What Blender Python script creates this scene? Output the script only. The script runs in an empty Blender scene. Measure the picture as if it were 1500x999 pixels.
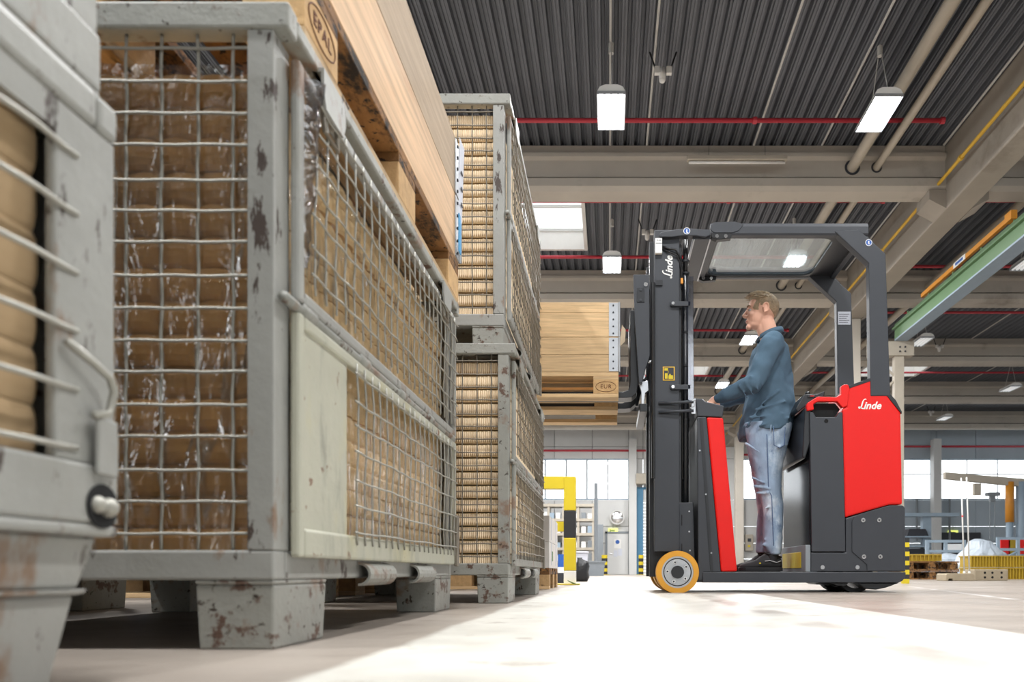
import bpy, bmesh, math, random
from mathutils import Vector, Matrix, Euler, noise as mnoise
random.seed(7)
SC = bpy.context.scene
COL = SC.collection
# ------------------------------------------------------------------ camera, world, exposure
F, CX, CY, H = 1075.0, 892.0, 838.0, 0.117      # focal length (px of the 1500 wide frame), vanishing point, eye height
cam_d = bpy.data.cameras.new('camera')
cam = bpy.data.objects.new('camera', cam_d); COL.objects.link(cam)
cam.location = (0, 0, H); cam.rotation_euler = (math.pi/2, 0, 0)
cam_d.sensor_width = 36.0; cam_d.lens = F/1500*36.0
cam_d.shift_x = -(CX-750)/1500; cam_d.shift_y = (CY-499.5)/1500
cam_d.clip_start = 0.05; cam_d.clip_end = 200
cam_d.dof.use_dof = True; cam_d.dof.focus_distance = 3.6; cam_d.dof.aperture_fstop = 4.5
SC.camera = cam
w = bpy.data.worlds.new('world'); SC.world = w; w.use_nodes = True
w.node_tree.nodes['Background'].inputs[0].default_value = (0.93, 0.97, 1.0, 1)
w.node_tree.nodes['Background'].inputs[1].default_value = 2.3
SC.view_settings.view_transform = 'Standard'
SC.view_settings.look = 'None'
SC.view_settings.exposure = 0.55
SC.view_settings.gamma = 1.0
SC.view_settings.use_curve_mapping = False
LAMP_POWER = 175.0

def at(px, py, d):
    return Vector(((px-CX)/F*d, d, H-(py-CY)/F*d))
def zt(py, d): return H-(py-CY)/F*d
def xt(px, d): return (px-CX)/F*d

# ------------------------------------------------------------------ helpers
class MB:
    def __init__(s): s.v = []; s.f = []
    def add(s, vs, fs):
        n = len(s.v); s.v += [tuple(v) for v in vs]; s.f += [tuple(i+n for i in f) for f in fs]; return s
    def box(s, a, b, M=None):
        x0, y0, z0 = a; x1, y1, z1 = b
        x0, x1 = min(x0, x1), max(x0, x1); y0, y1 = min(y0, y1), max(y0, y1); z0, z1 = min(z0, z1), max(z0, z1)
        vs = [Vector(p) for p in ((x0,y0,z0),(x1,y0,z0),(x1,y1,z0),(x0,y1,z0),(x0,y0,z1),(x1,y0,z1),(x1,y1,z1),(x0,y1,z1))]
        if M: vs = [M @ v for v in vs]
        return s.add(vs, [(0,3,2,1),(4,5,6,7),(0,1,5,4),(1,2,6,5),(2,3,7,6),(3,0,4,7)])
    def cbox(s, c, d, M=None):
        return s.box([c[i]-d[i]/2 for i in range(3)], [c[i]+d[i]/2 for i in range(3)], M)
    def frustum(s, c, d0, d1, z0, z1):
        vs = []
        for (dx, dy), z in ((d0, z0), (d1, z1)):
            for sx, sy in ((-1,-1),(1,-1),(1,1),(-1,1)): vs.append((c[0]+sx*dx/2, c[1]+sy*dy/2, z))
        return s.add(vs, [(0,3,2,1),(4,5,6,7),(0,1,5,4),(1,2,6,5),(2,3,7,6),(3,0,4,7)])
    def prism(s, poly, a, b, axis='y'):
        """poly: 2-D outline, swept from a to b along axis (y: poly is x,z; x: y,z; z: x,y)"""
        n = len(poly)
        ar = sum(poly[i][0]*poly[(i+1)%n][1]-poly[(i+1)%n][0]*poly[i][1] for i in range(n))
        if ar < 0: poly = poly[::-1]
        def P(p, t):
            return (p[0], t, p[1]) if axis == 'y' else (t, p[0], p[1]) if axis == 'x' else (p[0], p[1], t)
        vs = [P(p, a) for p in poly]+[P(p, b) for p in poly]
        fs = [tuple(range(n)), tuple(range(2*n-1, n-1, -1))]
        fs += [(i, i+n, (i+1)%n+n, (i+1)%n) for i in range(n)]
        flip = (axis == 'y') == (a < b)
        if axis != 'y': flip = a < b
        if axis == 'y': flip = not (a < b)
        if flip: fs = [f[::-1] for f in fs]
        return s.add(vs, fs)
    def tube(s, pts, r, n=8, cap=True, closed=False):
        pts = [Vector(p) for p in pts]; m = len(pts); rr = r if hasattr(r, '__len__') else [r]*m
        ref = None; vs = []
        for i, p in enumerate(pts):
            if closed: t = pts[(i+1)%m]-pts[i-1]
            else: t = pts[min(i+1, m-1)]-pts[max(i-1, 0)]
            t.normalize()
            if ref is None:
                ref = Vector((0,0,1)) if abs(t.z) < .9 else Vector((1,0,0))
            u = (ref-t*ref.dot(t)).normalized(); ref = u; w_ = t.cross(u)
            for k in range(n):
                a = 2*math.pi*k/n; vs.append(p+(u*math.cos(a)+w_*math.sin(a))*rr[i])
        fs = []
        for i in range(m if closed else m-1):
            j = (i+1)%m
            for k in range(n): fs.append((i*n+k, j*n+k, j*n+(k+1)%n, i*n+(k+1)%n))
        if cap and not closed:
            fs.append(tuple(range(n))); fs.append(tuple((m-1)*n+k for k in range(n-1, -1, -1)))
        return s.add(vs, [f[::-1] for f in fs])
    def cyl(s, a, b, r, n=16, r2=None): return s.tube([a, b], [r, r if r2 is None else r2], n)
    def ring(s, c, ri, ro, h0, h1, axis='y', n=40):
        """washer between offsets h0..h1 on axis"""
        vs = []
        for rad, h in ((ri, h0), (ro, h0), (ro, h1), (ri, h1)):
            for k in range(n):
                a = 2*math.pi*k/n; u, v_ = rad*math.cos(a), rad*math.sin(a)
                vs.append((c[0]+u, c[1]+h, c[2]+v_) if axis == 'y' else (c[0]+h, c[1]+u, c[2]+v_) if axis == 'x' else (c[0]+u, c[1]+v_, c[2]+h))
        fs = []
        for q in range(4):
            for k in range(n):
                fs.append((q*n+k, ((q+1)%4)*n+k, ((q+1)%4)*n+(k+1)%n, q*n+(k+1)%n))
        return s.add(vs, fs)
    def ball(s, c, r, n=12, m=8, M=None):
        if not hasattr(r, '__len__'): r = (r, r, r)
        vs = [Vector((0,0,r[2]))]
        for i in range(1, m):
            t = math.pi*i/m
            for k in range(n):
                a = 2*math.pi*k/n; vs.append(Vector((r[0]*math.sin(t)*math.cos(a), r[1]*math.sin(t)*math.sin(a), r[2]*math.cos(t))))
        vs.append(Vector((0,0,-r[2])))
        if M: vs = [M @ v for v in vs]
        vs = [v+Vector(c) for v in vs]
        fs = [(0, 1+k, 1+(k+1)%n) for k in range(n)]
        for i in range(m-2):
            for k in range(n): fs.append((1+i*n+k, 1+(i+1)*n+k, 1+(i+1)*n+(k+1)%n, 1+i*n+(k+1)%n))
        L = len(vs)-1; b = 1+(m-2)*n
        fs += [(L, b+(k+1)%n, b+k) for k in range(n)]
        return s.add(vs, fs)
    def cap(s, a, b, ra, rb, n=14):
        """capsule with two radii, closed"""
        a = Vector(a); b = Vector(b); d = (b-a).normalized(); P = []; R = []
        for k in range(4):
            t = math.pi/2*k/4; P.append(a-d*ra*math.cos(t)); R.append(max(ra*math.sin(t), ra*.04))
        P.append(a); R.append(ra); P.append(b); R.append(rb)
        for k in range(3, -1, -1):
            t = math.pi/2*k/4; P.append(b+d*rb*math.cos(t)); R.append(max(rb*math.sin(t), rb*.04))
        return s.tube(P, R, n)
    def loft(s, secs, n=28, p=2.3):
        """stack of superellipse sections (cx, cy, z, rx, ry)"""
        vs = []
        for cx, cy, z, rx, ry in secs:
            for k in range(n):
                a = 2*math.pi*k/n; c, q = math.cos(a), math.sin(a)
                vs.append((cx+rx*math.copysign(abs(c)**(2/p), c), cy+ry*math.copysign(abs(q)**(2/p), q), z))
        fs = []; m = len(secs)
        up = secs[-1][2] > secs[0][2]
        for i in range(m-1):
            for k in range(n): fs.append((i*n+k, i*n+(k+1)%n, (i+1)*n+(k+1)%n, (i+1)*n+k))
        fs.append(tuple(range(n-1, -1, -1))); fs.append(tuple((m-1)*n+k for k in range(n)))
        if not up: fs = [f[::-1] for f in fs]
        return s.add(vs, fs)
    def mesh(s, name, mat=None, smooth=False):
        me = bpy.data.meshes.new(name); me.from_pydata(s.v, [], s.f); me.update()
        b = bmesh.new(); b.from_mesh(me); bmesh.ops.recalc_face_normals(b, faces=b.faces); b.to_mesh(me); b.free()
        if mat: me.materials.append(mat)
        if smooth: me.shade_smooth()
        return me
    def build(s, name, mat, parent=None, bevel=0, smooth=False, off=None, seg=2, **tags):
        """off: subtract this world origin (vertices were given in world metres)"""
        if off is not None: s.v = [tuple(Vector(v)-off) for v in s.v]
        o = obj(name, s.mesh(name, mat, smooth), parent)
        if bevel:
            m = o.modifiers.new('bevel', 'BEVEL'); m.width = bevel; m.segments = seg; m.limit_method = 'ANGLE'; m.angle_limit = math.radians(35)
        for k, v in tags.items(): o[k] = v
        return o
def obj(name, me, parent=None, loc=None, rot=None):
    o = bpy.data.objects.new(name, me); COL.objects.link(o)
    if parent: o.parent = parent
    if loc is not None: o.location = loc
    if rot is not None: o.rotation_euler = rot
    return o
def thing(name, label, cat, loc=(0,0,0), rz=0, group=None):
    o = obj(name, None, None, loc, (0,0,rz)); o.empty_display_size = .1
    return tag(o, label, cat, group)
def tag(o, label, cat, group=None):
    o['label'] = label; o['category'] = cat
    if group: o['group'] = group
    return o
def kids(o): return [c for c in bpy.data.objects if c.parent is o]
CH = {}
def copy_tree(o, parent=None, ch=None):
    if ch is None:
        ch = {}
        for q in bpy.data.objects:
            if q.parent: ch.setdefault(q.parent.name, []).append(q)
    c = o.copy(); COL.objects.link(c); c.parent = parent
    for q in ch.get(o.name, []): copy_tree(q, c, ch)
    return c
def struct(o): o['kind'] = 'structure'; return o
FONT_CACHE = {}
def text_mesh(body, size, extrude=.0006, shear=0., bold=0., mat=None, spacing=1.):
    key = (body, size, extrude, shear, bold, mat.name if mat else '', spacing)
    if key in FONT_CACHE: return FONT_CACHE[key]
    cu = bpy.data.curves.new('lettering', 'FONT'); cu.body = body; cu.size = size; cu.extrude = extrude; cu.shear = shear; cu.offset = bold
    cu.align_x = 'CENTER'; cu.align_y = 'CENTER'; cu.resolution_u = 3; cu.space_character = spacing
    o = bpy.data.objects.new('lettering', cu); COL.objects.link(o)
    dg = bpy.context.evaluated_depsgraph_get(); dg.update()
    me = bpy.data.meshes.new_from_object(o.evaluated_get(dg), depsgraph=dg); me.name = 'lettering'
    bpy.data.objects.remove(o)
    me.materials.clear()
    if mat: me.materials.append(mat)
    FONT_CACHE[key] = me; return me

# ------------------------------------------------------------------ materials
def lin(c):
    if isinstance(c, str): c = [int(c[i:i+2], 16)/255 for i in (0, 2, 4)]
    return tuple((x/12.92 if x <= .04045 else ((x+.055)/1.055)**2.4) for x in c)+(1,)
def mat(name, color, rough=.6, metal=0., var=.08, scale=6., stretch=(1,1,1), spots=None, bump=0., bscale=60., obj_var=0., spec=.5,
        coat=0., emit=None, estr=0., grad=None, bstretch=None):
    """Principled material; var: brightness noise; spots: list of (colour, scale, threshold, softness, stretch) wear layers"""
    m = bpy.data.materials.new(name); m.use_nodes = True; nt = m.node_tree; N = nt.nodes; L = nt.links
    b = N['Principled BSDF']; b.inputs['Roughness'].default_value = rough; b.inputs['Metallic'].default_value = metal
    b.inputs['Specular IOR Level'].default_value = spec
    b.inputs['Coat Weight'].default_value = coat
    tc = N.new('ShaderNodeTexCoord')
    def mapped(st, sc=1):
        mp = N.new('ShaderNodeMapping'); mp.inputs['Scale'].default_value = st; L.new(tc.outputs['Object'], mp.inputs[0])
        oi = N.new('ShaderNodeObjectInfo')
        ml = N.new('ShaderNodeMath'); ml.operation = 'MULTIPLY'; ml.inputs[1].default_value = 37.; L.new(oi.outputs['Random'], ml.inputs[0])
        if obj_var: L.new(ml.outputs[0], mp.inputs['Location'])
        return mp.outputs[0]
    def noise(st, sc, det=5, rg=.6):
        n = N.new('ShaderNodeTexNoise'); n.inputs['Scale'].default_value = sc; n.inputs['Detail'].default_value = det; n.inputs['Roughness'].default_value = rg
        L.new(mapped(st), n.inputs['Vector']); return n.outputs['Fac']
    base = lin(color) if not isinstance(color, tuple) or len(color) == 3 else color
    mx = N.new('ShaderNodeMix'); mx.data_type = 'RGBA'; mx.blend_type = 'MULTIPLY'; mx.inputs[0].default_value = 1.
    mx.inputs[6].default_value = base
    rmp = N.new('ShaderNodeMapRange'); rmp.inputs[1].default_value = .25; rmp.inputs[2].default_value = .75
    rmp.inputs[3].default_value = 1-var; rmp.inputs[4].default_value = 1+var
    L.new(noise(stretch, scale), rmp.inputs[0])
    v = rmp.outputs[0]
    if obj_var:
        oi = N.new('ShaderNodeObjectInfo'); r2 = N.new('ShaderNodeMapRange'); r2.inputs[3].default_value = 1-obj_var; r2.inputs[4].default_value = 1+obj_var
        L.new(oi.outputs['Random'], r2.inputs[0]); mm = N.new('ShaderNodeMath'); mm.operation = 'MULTIPLY'
        L.new(v, mm.inputs[0]); L.new(r2.outputs[0], mm.inputs[1]); v = mm.outputs[0]
    cb = N.new('ShaderNodeCombineColor')
    for i in range(3): L.new(v, cb.inputs[i])
    L.new(cb.outputs[0], mx.inputs[7]); out = mx.outputs[2]
    for (c2, sc2, th, soft, st2) in (spots or []):
        r = N.new('ShaderNodeMapRange'); r.inputs[1].default_value = th; r.inputs[2].default_value = th+soft; L.new(noise(st2, sc2, 8, .65), r.inputs[0])
        m2 = N.new('ShaderNodeMix'); m2.data_type = 'RGBA'; L.new(r.outputs[0], m2.inputs[0]); L.new(out, m2.inputs[6]); m2.inputs[7].default_value = lin(c2)
        out = m2.outputs[2]
    L.new(out, b.inputs['Base Color'])
    if bump:
        bp = N.new('ShaderNodeBump'); bp.inputs['Strength'].default_value = bump; bp.inputs['Distance'].default_value = .01
        L.new(noise(bstretch or stretch, bscale, 4), bp.inputs['Height']); L.new(bp.outputs[0], b.inputs['Normal'])
    if emit:
        b.inputs['Emission Color'].default_value = lin(emit); b.inputs['Emission Strength'].default_value = estr
    return m
RUST = ('6b4630', 9., .66, .05, (1,1,1))
M = {}
M['paint'] = mat('grey_green_paint', '91918c', .5, 0, .12, 5, spots=[('85847c', 3., .53, .2, (1,1,1)), ('7a6350', 11., .58, .08, (1,1,.45)), ('3d312a', 30., .60, .04, (1,1,.35))], bump=.12, bscale=40)
M['paint2'] = mat('pale_green_paint', 'aaa999', .5, 0, .10, 4, spots=[('b5ad7e', 4., .54, .2, (1,1,.4)), ('75553f', 16., .63, .04, (1,1,1)), ('8d8d80', 7., .55, .1, (1,1,.3))], bump=.12, bscale=40)
M['paint_worn'] = mat('worn_grey_paint', '8e8e87', .5, 0, .14, 6, spots=[('806a5a', 7., .55, .08, (1,1,1)), ('5a4438', 20., .58, .05, (1,1,1)), ('33291f', 45., .62, .04, (1,1,1))], bump=.2, bscale=40)
M['wire'] = mat('galvanised_wire', '9d9b92', .42, .35, .12, 20, spots=[('6d5c4c', 30., .66, .05, (1,1,1))])
M['wire_dark'] = mat('weathered_wire', '7d766a', .45, .4, .18, 20)
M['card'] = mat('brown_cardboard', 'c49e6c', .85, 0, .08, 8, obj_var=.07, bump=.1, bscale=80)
M['card_side_lit'] = mat('brown_cardboard_side_lit', 'e2cba6', .85, 0, .12, 9, obj_var=.05)  # same brown cardboard, paler: light on the side faces put into the colour
M['card_light'] = mat('pale_cardboard', 'f2dfc2', .85, 0, .10, 9, obj_var=.05)
M['card_white'] = mat('white_carton', 'd9d6d2', .7, 0, .04, 5, obj_var=.04)
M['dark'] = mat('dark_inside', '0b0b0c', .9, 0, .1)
M['wood'] = mat('pine_board', 'c8a97f', .7, 0, .26, 7, (5,.7,14), obj_var=.10, spots=[('9a7350', 5., .68, .12, (2,1,5))], bump=.12, bscale=40, bstretch=(6,.8,20))
M['wood_fresh'] = mat('fresh_pine_board', 'c7a47e', .65, 0, .3, 5, (5,.5,12), obj_var=.05, spots=[('a96b41', 4.5, .60, .25, (2,.6,4)), ('7a543c', 14, .72, .04, (2,1,3))], bump=.1, bscale=40, bstretch=(6,.8,20))
M['wood_grey'] = mat('weathered_grey_board', 'a8947c', .8, 0, .18, 6, (5,.6,14), obj_var=.08, spots=[('6d5d50', 5., .64, .12, (2,.6,5))], bump=.2, bscale=40, bstretch=(6,.8,20))
M['wood_dark'] = mat('stained_board', '8a6236', .85, 0, .3, 6, (3,1,3), obj_var=.12, spots=[('5b3d20', 3., .45, .2, (2,1,2)), ('21180f', 9., .50, .10, (2,1,2)), ('1c140e', 40., .56, .05, (1,1,1))], bump=.25, bscale=40)
M['wood_dirty'] = mat('dirty_pallet_board', 'a98f6a', .8, 0, .2, 6, (5,.6,14), obj_var=.1, spots=[('6a5235', 6., .50, .14, (2,.6,3)), ('30261c', 20., .60, .06, (2,1,2))], bump=.2, bscale=40)
M['card_tan'] = mat('tan_cardboard', 'a58c6a', .85, 0, .08, 6)
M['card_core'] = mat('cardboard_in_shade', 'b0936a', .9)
M['wood_x'] = mat('pale_pine_crate_board', 'e6c591', .65, 0, .12, 7, (.7,5,14), obj_var=.06, spots=[('b08050', 6., .69, .06, (.6,2,4))], bump=.08, bscale=40, bstretch=(.8,6,20))
M['block'] = mat('pressed_wood_block', 'bd9a6c', .85, 0, .2, 30, obj_var=.12, spots=[('6f5338', 12., .64, .08, (1,1,1))], bump=.25, bscale=80)
M['stamp'] = mat('burnt_stamp', '5b3019', .8)
M['zinc'] = mat('zinc_plate', 'b4b7bb', .35, .6, .12, 14)
M['steel'] = mat('steel', 'b8babd', .3, .8, .06)
M['chrome'] = mat('bright_steel', 'dcdcdc', .18, 1., .03)
M['truck'] = mat('anthracite_paint', '32353b', .42, 0, .05, 8, bump=.05, bscale=300)
M['truck_dark'] = mat('black_paint', '1e2024', .38, 0, .05, 8)
M['truck_gloss'] = mat('polished_dark_panel', '24272c', .16, .5, .04, 3)
M['rubber'] = mat('black_rubber', '161618', .6, 0, .1)
M['hose'] = mat('black_hose', '141416', .35)
M['red'] = mat('signal_red_paint', 'dc140e', .38, 0, .02, 3, coat=.0, spec=.35)
M['orange'] = mat('orange_tyre', 'd99a2c', .45, 0, .06, 9, spots=[('b0741c', 6, .6, .15, (1,1,1))])
M['white'] = mat('white_plastic', 'e4e3df', .5, 0, .03)
M['sticker_blue'] = mat('blue_sticker', '2459a8', .5)
M['yellow'] = mat('yellow_paint', 'cbb51c', .5, 0, .05, 6, spots=[('8d8342', 10., .70, .04, (1,1,1))])
M['yellow2'] = mat('yellow_pipe_paint', 'd6ac38', .5, 0, .05)
M['yellow_crate'] = mat('yellow_plastic', 'a88a22', .55, 0, .08, obj_var=.08)
M['black'] = mat('black_paint_band', '252628', .5, 0, .1, spots=[('8d8342', 16., .70, .04, (1,1,1))])
M['concrete'] = mat('beam_concrete', 'b8b1a6', .85, 0, .08, 1.2, spots=[('8b8378', .9, .58, .2, (1,1,1))], bump=.1, bscale=12)
M['concrete_d'] = mat('girder_concrete', '9e968b', .85, 0, .10, 1.2, spots=[('7d756a', .9, .58, .2, (1,1,1))], bump=.1, bscale=12)
M['wall'] = mat('wall_panel', 'd0d0ce', .8, 0, .06, .8, obj_var=.04)
M['wall_blue'] = mat('blue_grey_wall_panel', 'a9b4bd', .8, 0, .06, .8, obj_var=.04)
M['deck'] = mat('zinc_roof_sheet', '676b72', .55, .2, .12, 2., (3,.25,1), bump=.03, bscale=20)
M['pipe'] = mat('beige_pipe', 'b3aa9b', .5, 0, .06)
M['pipe_red'] = mat('red_pipe_paint', 'c23a48', .45, 0, .05)
M['conduit'] = mat('pale_conduit', 'c9c8c4', .5)
M['green'] = mat('green_crane_paint', '5d7d58', .45, 0, .06, 2)
M['orange_paint'] = mat('orange_paint', 'd08a2c', .5)
M['blue'] = mat('blue_door_frame', '4b7f9f', .6)
M['rack'] = mat('pale_blue_rack', '93a5b4', .5, 0, .06)
M['greypl'] = mat('grey_plastic', '7d8388', .6, 0, .06)
M['blocks'] = mat('cast_concrete_block', '9a8d77', .9, 0, .12, 10, bump=.3, bscale=60)
M['leaf'] = mat('green_leaf', '4d7a34', .6)
M['tube_light'] = mat('glowing_tube', 'ffffff', .5, emit='f4f8ff', estr=9.)
M['sign_light'] = mat('lit_sign', 'e8e08a', .5, emit='d9e26a', estr=.8)
M['faint_glow'] = mat('faintly_glowing_lens', 'dde2e4', .4, emit='ffffff', estr=.25)  # faint emission put in to brighten unlit tubes and a door pane
M['skin'] = mat('skin', 'd9a68e', .5, 0, .05, 12, spots=[('cc8c78', 6, .56, .2, (1,1,1))], spec=.4)
M['hair'] = mat('dark_blond_hair', '9b8468', .6, 0, .3, 60, (1,1,1), spots=[('6b5644', 20, .55, .15, (1,1,1))], bump=.5, bscale=120)
M['hair_short'] = mat('short_brown_hair', '80674f', .8, 0, .2, 60)
M['shirt'] = mat('petrol_blue_cotton', '4d6273', .9, 0, .08, 14, bump=.08, bscale=200, spec=.2)
M['denim'] = mat('washed_denim', '8b9db2', .9, 0, .18, 9, (2,2,.8), spots=[('b9c5d0', 5., .50, .15, (1.5,1.5,1)), ('566d8c', 6., .58, .12, (2,2,1))], bump=.15, bscale=220, spec=.2)
M['seam'] = mat('denim_seam', '54698a', .9)
M['shoe'] = mat('black_suede', '222224', .8, 0, .15, 20)
M['sole'] = mat('shoe_sole', '17171a', .7)
M['lace'] = mat('grey_lace', 'b0b0b0', .7)
M['paper'] = mat('paper_label', 'c9ccd6', .7, 0, .03)
M['ink'] = mat('dark_ink', '34363c', .7)
M['blueink'] = mat('blue_label', '3a8fc2', .6)
M['tarp'] = mat('cloudy_plastic_sheet', 'aeb8c2', .3, 0, .12, 12, bump=.6, bscale=14)
M['sack'] = mat('black_sack', '1a1b1d', .35, 0, .2, 12, bump=.6, bscale=30)

def glassy(name, tint, alpha, rough, bump=0., bscale=30., stretch=(1,1,1), sheen=.5, rot=(0,0,0), folds=None, fdist=.012):
    """clear sheet: mostly transparent, a share of gloss"""
    m = bpy.data.materials.new(name); m.use_nodes = True; nt = m.node_tree; N = nt.nodes; L = nt.links
    for n in list(N):
        if n.type != 'OUTPUT_MATERIAL': N.remove(n)
    out = [n for n in N if n.type == 'OUTPUT_MATERIAL'][0]
    t = N.new('ShaderNodeBsdfTransparent'); t.inputs[0].default_value = lin(tint)
    g = N.new('ShaderNodeBsdfGlossy'); g.inputs['Roughness'].default_value = rough
    lw = N.new('ShaderNodeLayerWeight'); lw.inputs[0].default_value = .35
    mr = N.new('ShaderNodeMapRange'); mr.inputs[3].default_value = 1-alpha; mr.inputs[4].default_value = min(1, 1-alpha+sheen)
    L.new(lw.outputs['Fresnel'], mr.inputs[0])
    mx = N.new('ShaderNodeMixShader'); L.new(mr.outputs[0], mx.inputs[0]); L.new(t.outputs[0], mx.inputs[1]); L.new(g.outputs[0], mx.inputs[2])
    if bump:
        tc = N.new('ShaderNodeTexCoord'); mp = N.new('ShaderNodeMapping'); mp.inputs['Scale'].default_value = stretch; mp.inputs['Rotation'].default_value = rot
        L.new(tc.outputs['Object'], mp.inputs[0])
        n = N.new('ShaderNodeTexNoise'); n.inputs['Scale'].default_value = bscale; n.inputs['Detail'].default_value = 4; n.inputs['Distortion'].default_value = 1.5
        L.new(mp.outputs[0], n.inputs['Vector'])
        bp = N.new('ShaderNodeBump'); bp.inputs['Strength'].default_value = bump; bp.inputs['Distance'].default_value = fdist
        L.new(n.outputs['Fac'], bp.inputs['Height']); L.new(bp.outputs[0], g.inputs['Normal'])
        if folds:      # creases lie double and shine more
            mp2 = N.new('ShaderNodeMapping'); mp2.inputs['Rotation'].default_value = folds[0]; mp2.inputs['Scale'].default_value = folds[1]; L.new(tc.outputs['Object'], mp2.inputs[0])
            n2 = N.new('ShaderNodeTexNoise'); n2.inputs['Scale'].default_value = folds[2]; n2.inputs['Detail'].default_value = 2; L.new(mp2.outputs[0], n2.inputs['Vector'])
            def mth(op, a, b):
                q = N.new('ShaderNodeMath'); q.operation = op; q.use_clamp = op == 'SUBTRACT' and b is not .5
                for i, t_ in enumerate((a, b)):
                    if isinstance(t_, float): q.inputs[i].default_value = t_
                    else: L.new(t_, q.inputs[i])
                return q.outputs[0]
            rid = N.new('ShaderNodeMapRange'); rid.inputs[1].default_value = .03; rid.inputs[2].default_value = .0; rid.inputs[3].default_value = 0; rid.inputs[4].default_value = folds[3]
            L.new(mth('ABSOLUTE', mth('SUBTRACT', n2.outputs['Fac'], .5), 0.), rid.inputs[0])
            n3 = N.new('ShaderNodeTexNoise'); n3.inputs['Scale'].default_value = 6.; L.new(tc.outputs['Object'], n3.inputs['Vector'])
            r3 = N.new('ShaderNodeMapRange'); r3.inputs[1].default_value = .42; r3.inputs[2].default_value = .6; L.new(n3.outputs['Fac'], r3.inputs[0])
            add = mth('ADD', mr.outputs[0], mth('MULTIPLY', rid.outputs[0], r3.outputs[0])); L.new(add, mx.inputs[0])
    L.new(mx.outputs[0], out.inputs[0]); return m
M['wrap'] = glassy('stretch_film', 'f6efe0', .80, .07, 1., 7., (3,1,1), sheen=.35, rot=(0,.7,0), folds=((0,.6,0), (1,1,.16), 16., .75))
M['wrap_v'] = glassy('stretch_film_side', 'faf5ea', .80, .08, 1., 14., (1,3,.4), sheen=.3, folds=((0,0,0), (1,1,.12), 26., .7))
M['glass'] = glassy('clear_glass', 'e6eef0', .88, .03)
M['poly'] = glassy('clear_polycarbonate', 'a9adc0', .8, .12, .1, 6)
M['film_end'] = glassy('crumpled_film', 'e8e6ea', .8, .15, .6, 14, sheen=.35)
M['pane'] = glassy('window_glass', 'ffffff', .93, .05)

# floor: cream aisle paint (x -.34 .. .78) worn through to warm grey concrete
def floor_mat():
    m = bpy.data.materials.new('hall_floor'); m.use_nodes = True; nt = m.node_tree; N = nt.nodes; L = nt.links
    b = N['Principled BSDF']; tc = N.new('ShaderNodeTexCoord')
    def noise(sc, st=(1,1,1), det=6, rg=.6):
        mp = N.new('ShaderNodeMapping'); mp.inputs['Scale'].default_value = st; L.new(tc.outputs['Object'], mp.inputs[0])
        n = N.new('ShaderNodeTexNoise'); n.inputs['Scale'].default_value = sc; n.inputs['Detail'].default_value = det; n.inputs['Roughness'].default_value = rg
        L.new(mp.outputs[0], n.inputs['Vector']); return n.outputs['Fac']
    def rng(src, a, c, lo=0., hi=1.):
        r = N.new('ShaderNodeMapRange'); r.inputs[1].default_value = a; r.inputs[2].default_value = c; r.inputs[3].default_value = lo; r.inputs[4].default_value = hi
        L.new(src, r.inputs[0]); return r.outputs[0]
    def mth(op, a, c):
        q = N.new('ShaderNodeMath'); q.operation = op
        for i, t in enumerate((a, c)):
            if isinstance(t, (int, float)): q.inputs[i].default_value = t
            else: L.new(t, q.inputs[i])
        return q.outputs[0]
    def mix(f, a, c):
        q = N.new('ShaderNodeMix'); q.data_type = 'RGBA'
        if isinstance(f, float): q.inputs[0].default_value = f
        else: L.new(f, q.inputs[0])
        for i, t in ((6, a), (7, c)):
            if isinstance(t, str): q.inputs[i].default_value = lin(t)
            else: L.new(t, q.inputs[i])
        return q.outputs[2]
    sp = N.new('ShaderNodeSeparateXYZ'); L.new(tc.outputs['Object'], sp.inputs[0]); X, Y = sp.outputs[0], sp.outputs[1]
    wob = mth('MULTIPLY', mth('SUBTRACT', noise(3.5, (1,1,1)), .5), .07)
    Xw = mth('ADD', X, wob)
    base = mix(rng(noise(1.3), .35, .7), '8a8178', '9b9187')
    base = mix(rng(noise(5, (1,3,1)), .55, .7), base, '7f756c')
    inside = mth('MULTIPLY', rng(Xw, -.345, -.325), rng(X, .785, .778))
    worn = mth('MULTIPLY', rng(noise(4.5, (1,1.6,1), 8, .7), .60, .64), .8)
    lane = mth('MULTIPLY', rng(mth('ABSOLUTE', mth('SUBTRACT', Xw, .46), 0), .06, .03), rng(noise(2.), .42, .56, .1, .8))
    far = rng(Y, 6, 3.4)
    keep = mth('MULTIPLY', mth('SUBTRACT', 1., mth('MAXIMUM', worn, lane)), far)
    painted = mth('MULTIPLY', inside, keep)
    cream = mix(rng(noise(7), .4, .7), 'cbc9c1', 'b9b6ae')
    col = mix(painted, base, cream)
    line = mth('MULTIPLY', rng(mth('ABSOLUTE', mth('SUBTRACT', mth('ADD', X, mth('MULTIPLY', Y, -.25)), .95), 0), .03, .02), rng(noise(3), .45, .6, 0, .6))
    col = mix(line, col, 'dcdcdc')
    L.new(col, b.inputs['Base Color'])
    L.new(rng(noise(3, (1,1,1)), .3, .7, .28, .5), b.inputs['Roughness'])
    bp = N.new('ShaderNodeBump'); bp.inputs['Strength'].default_value = .08; bp.inputs['Distance'].default_value = .01
    L.new(noise(18, (1,1,1), 5), bp.inputs['Height']); L.new(bp.outputs[0], b.inputs['Normal'])
    return m
M['floor'] = floor_mat()
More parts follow.
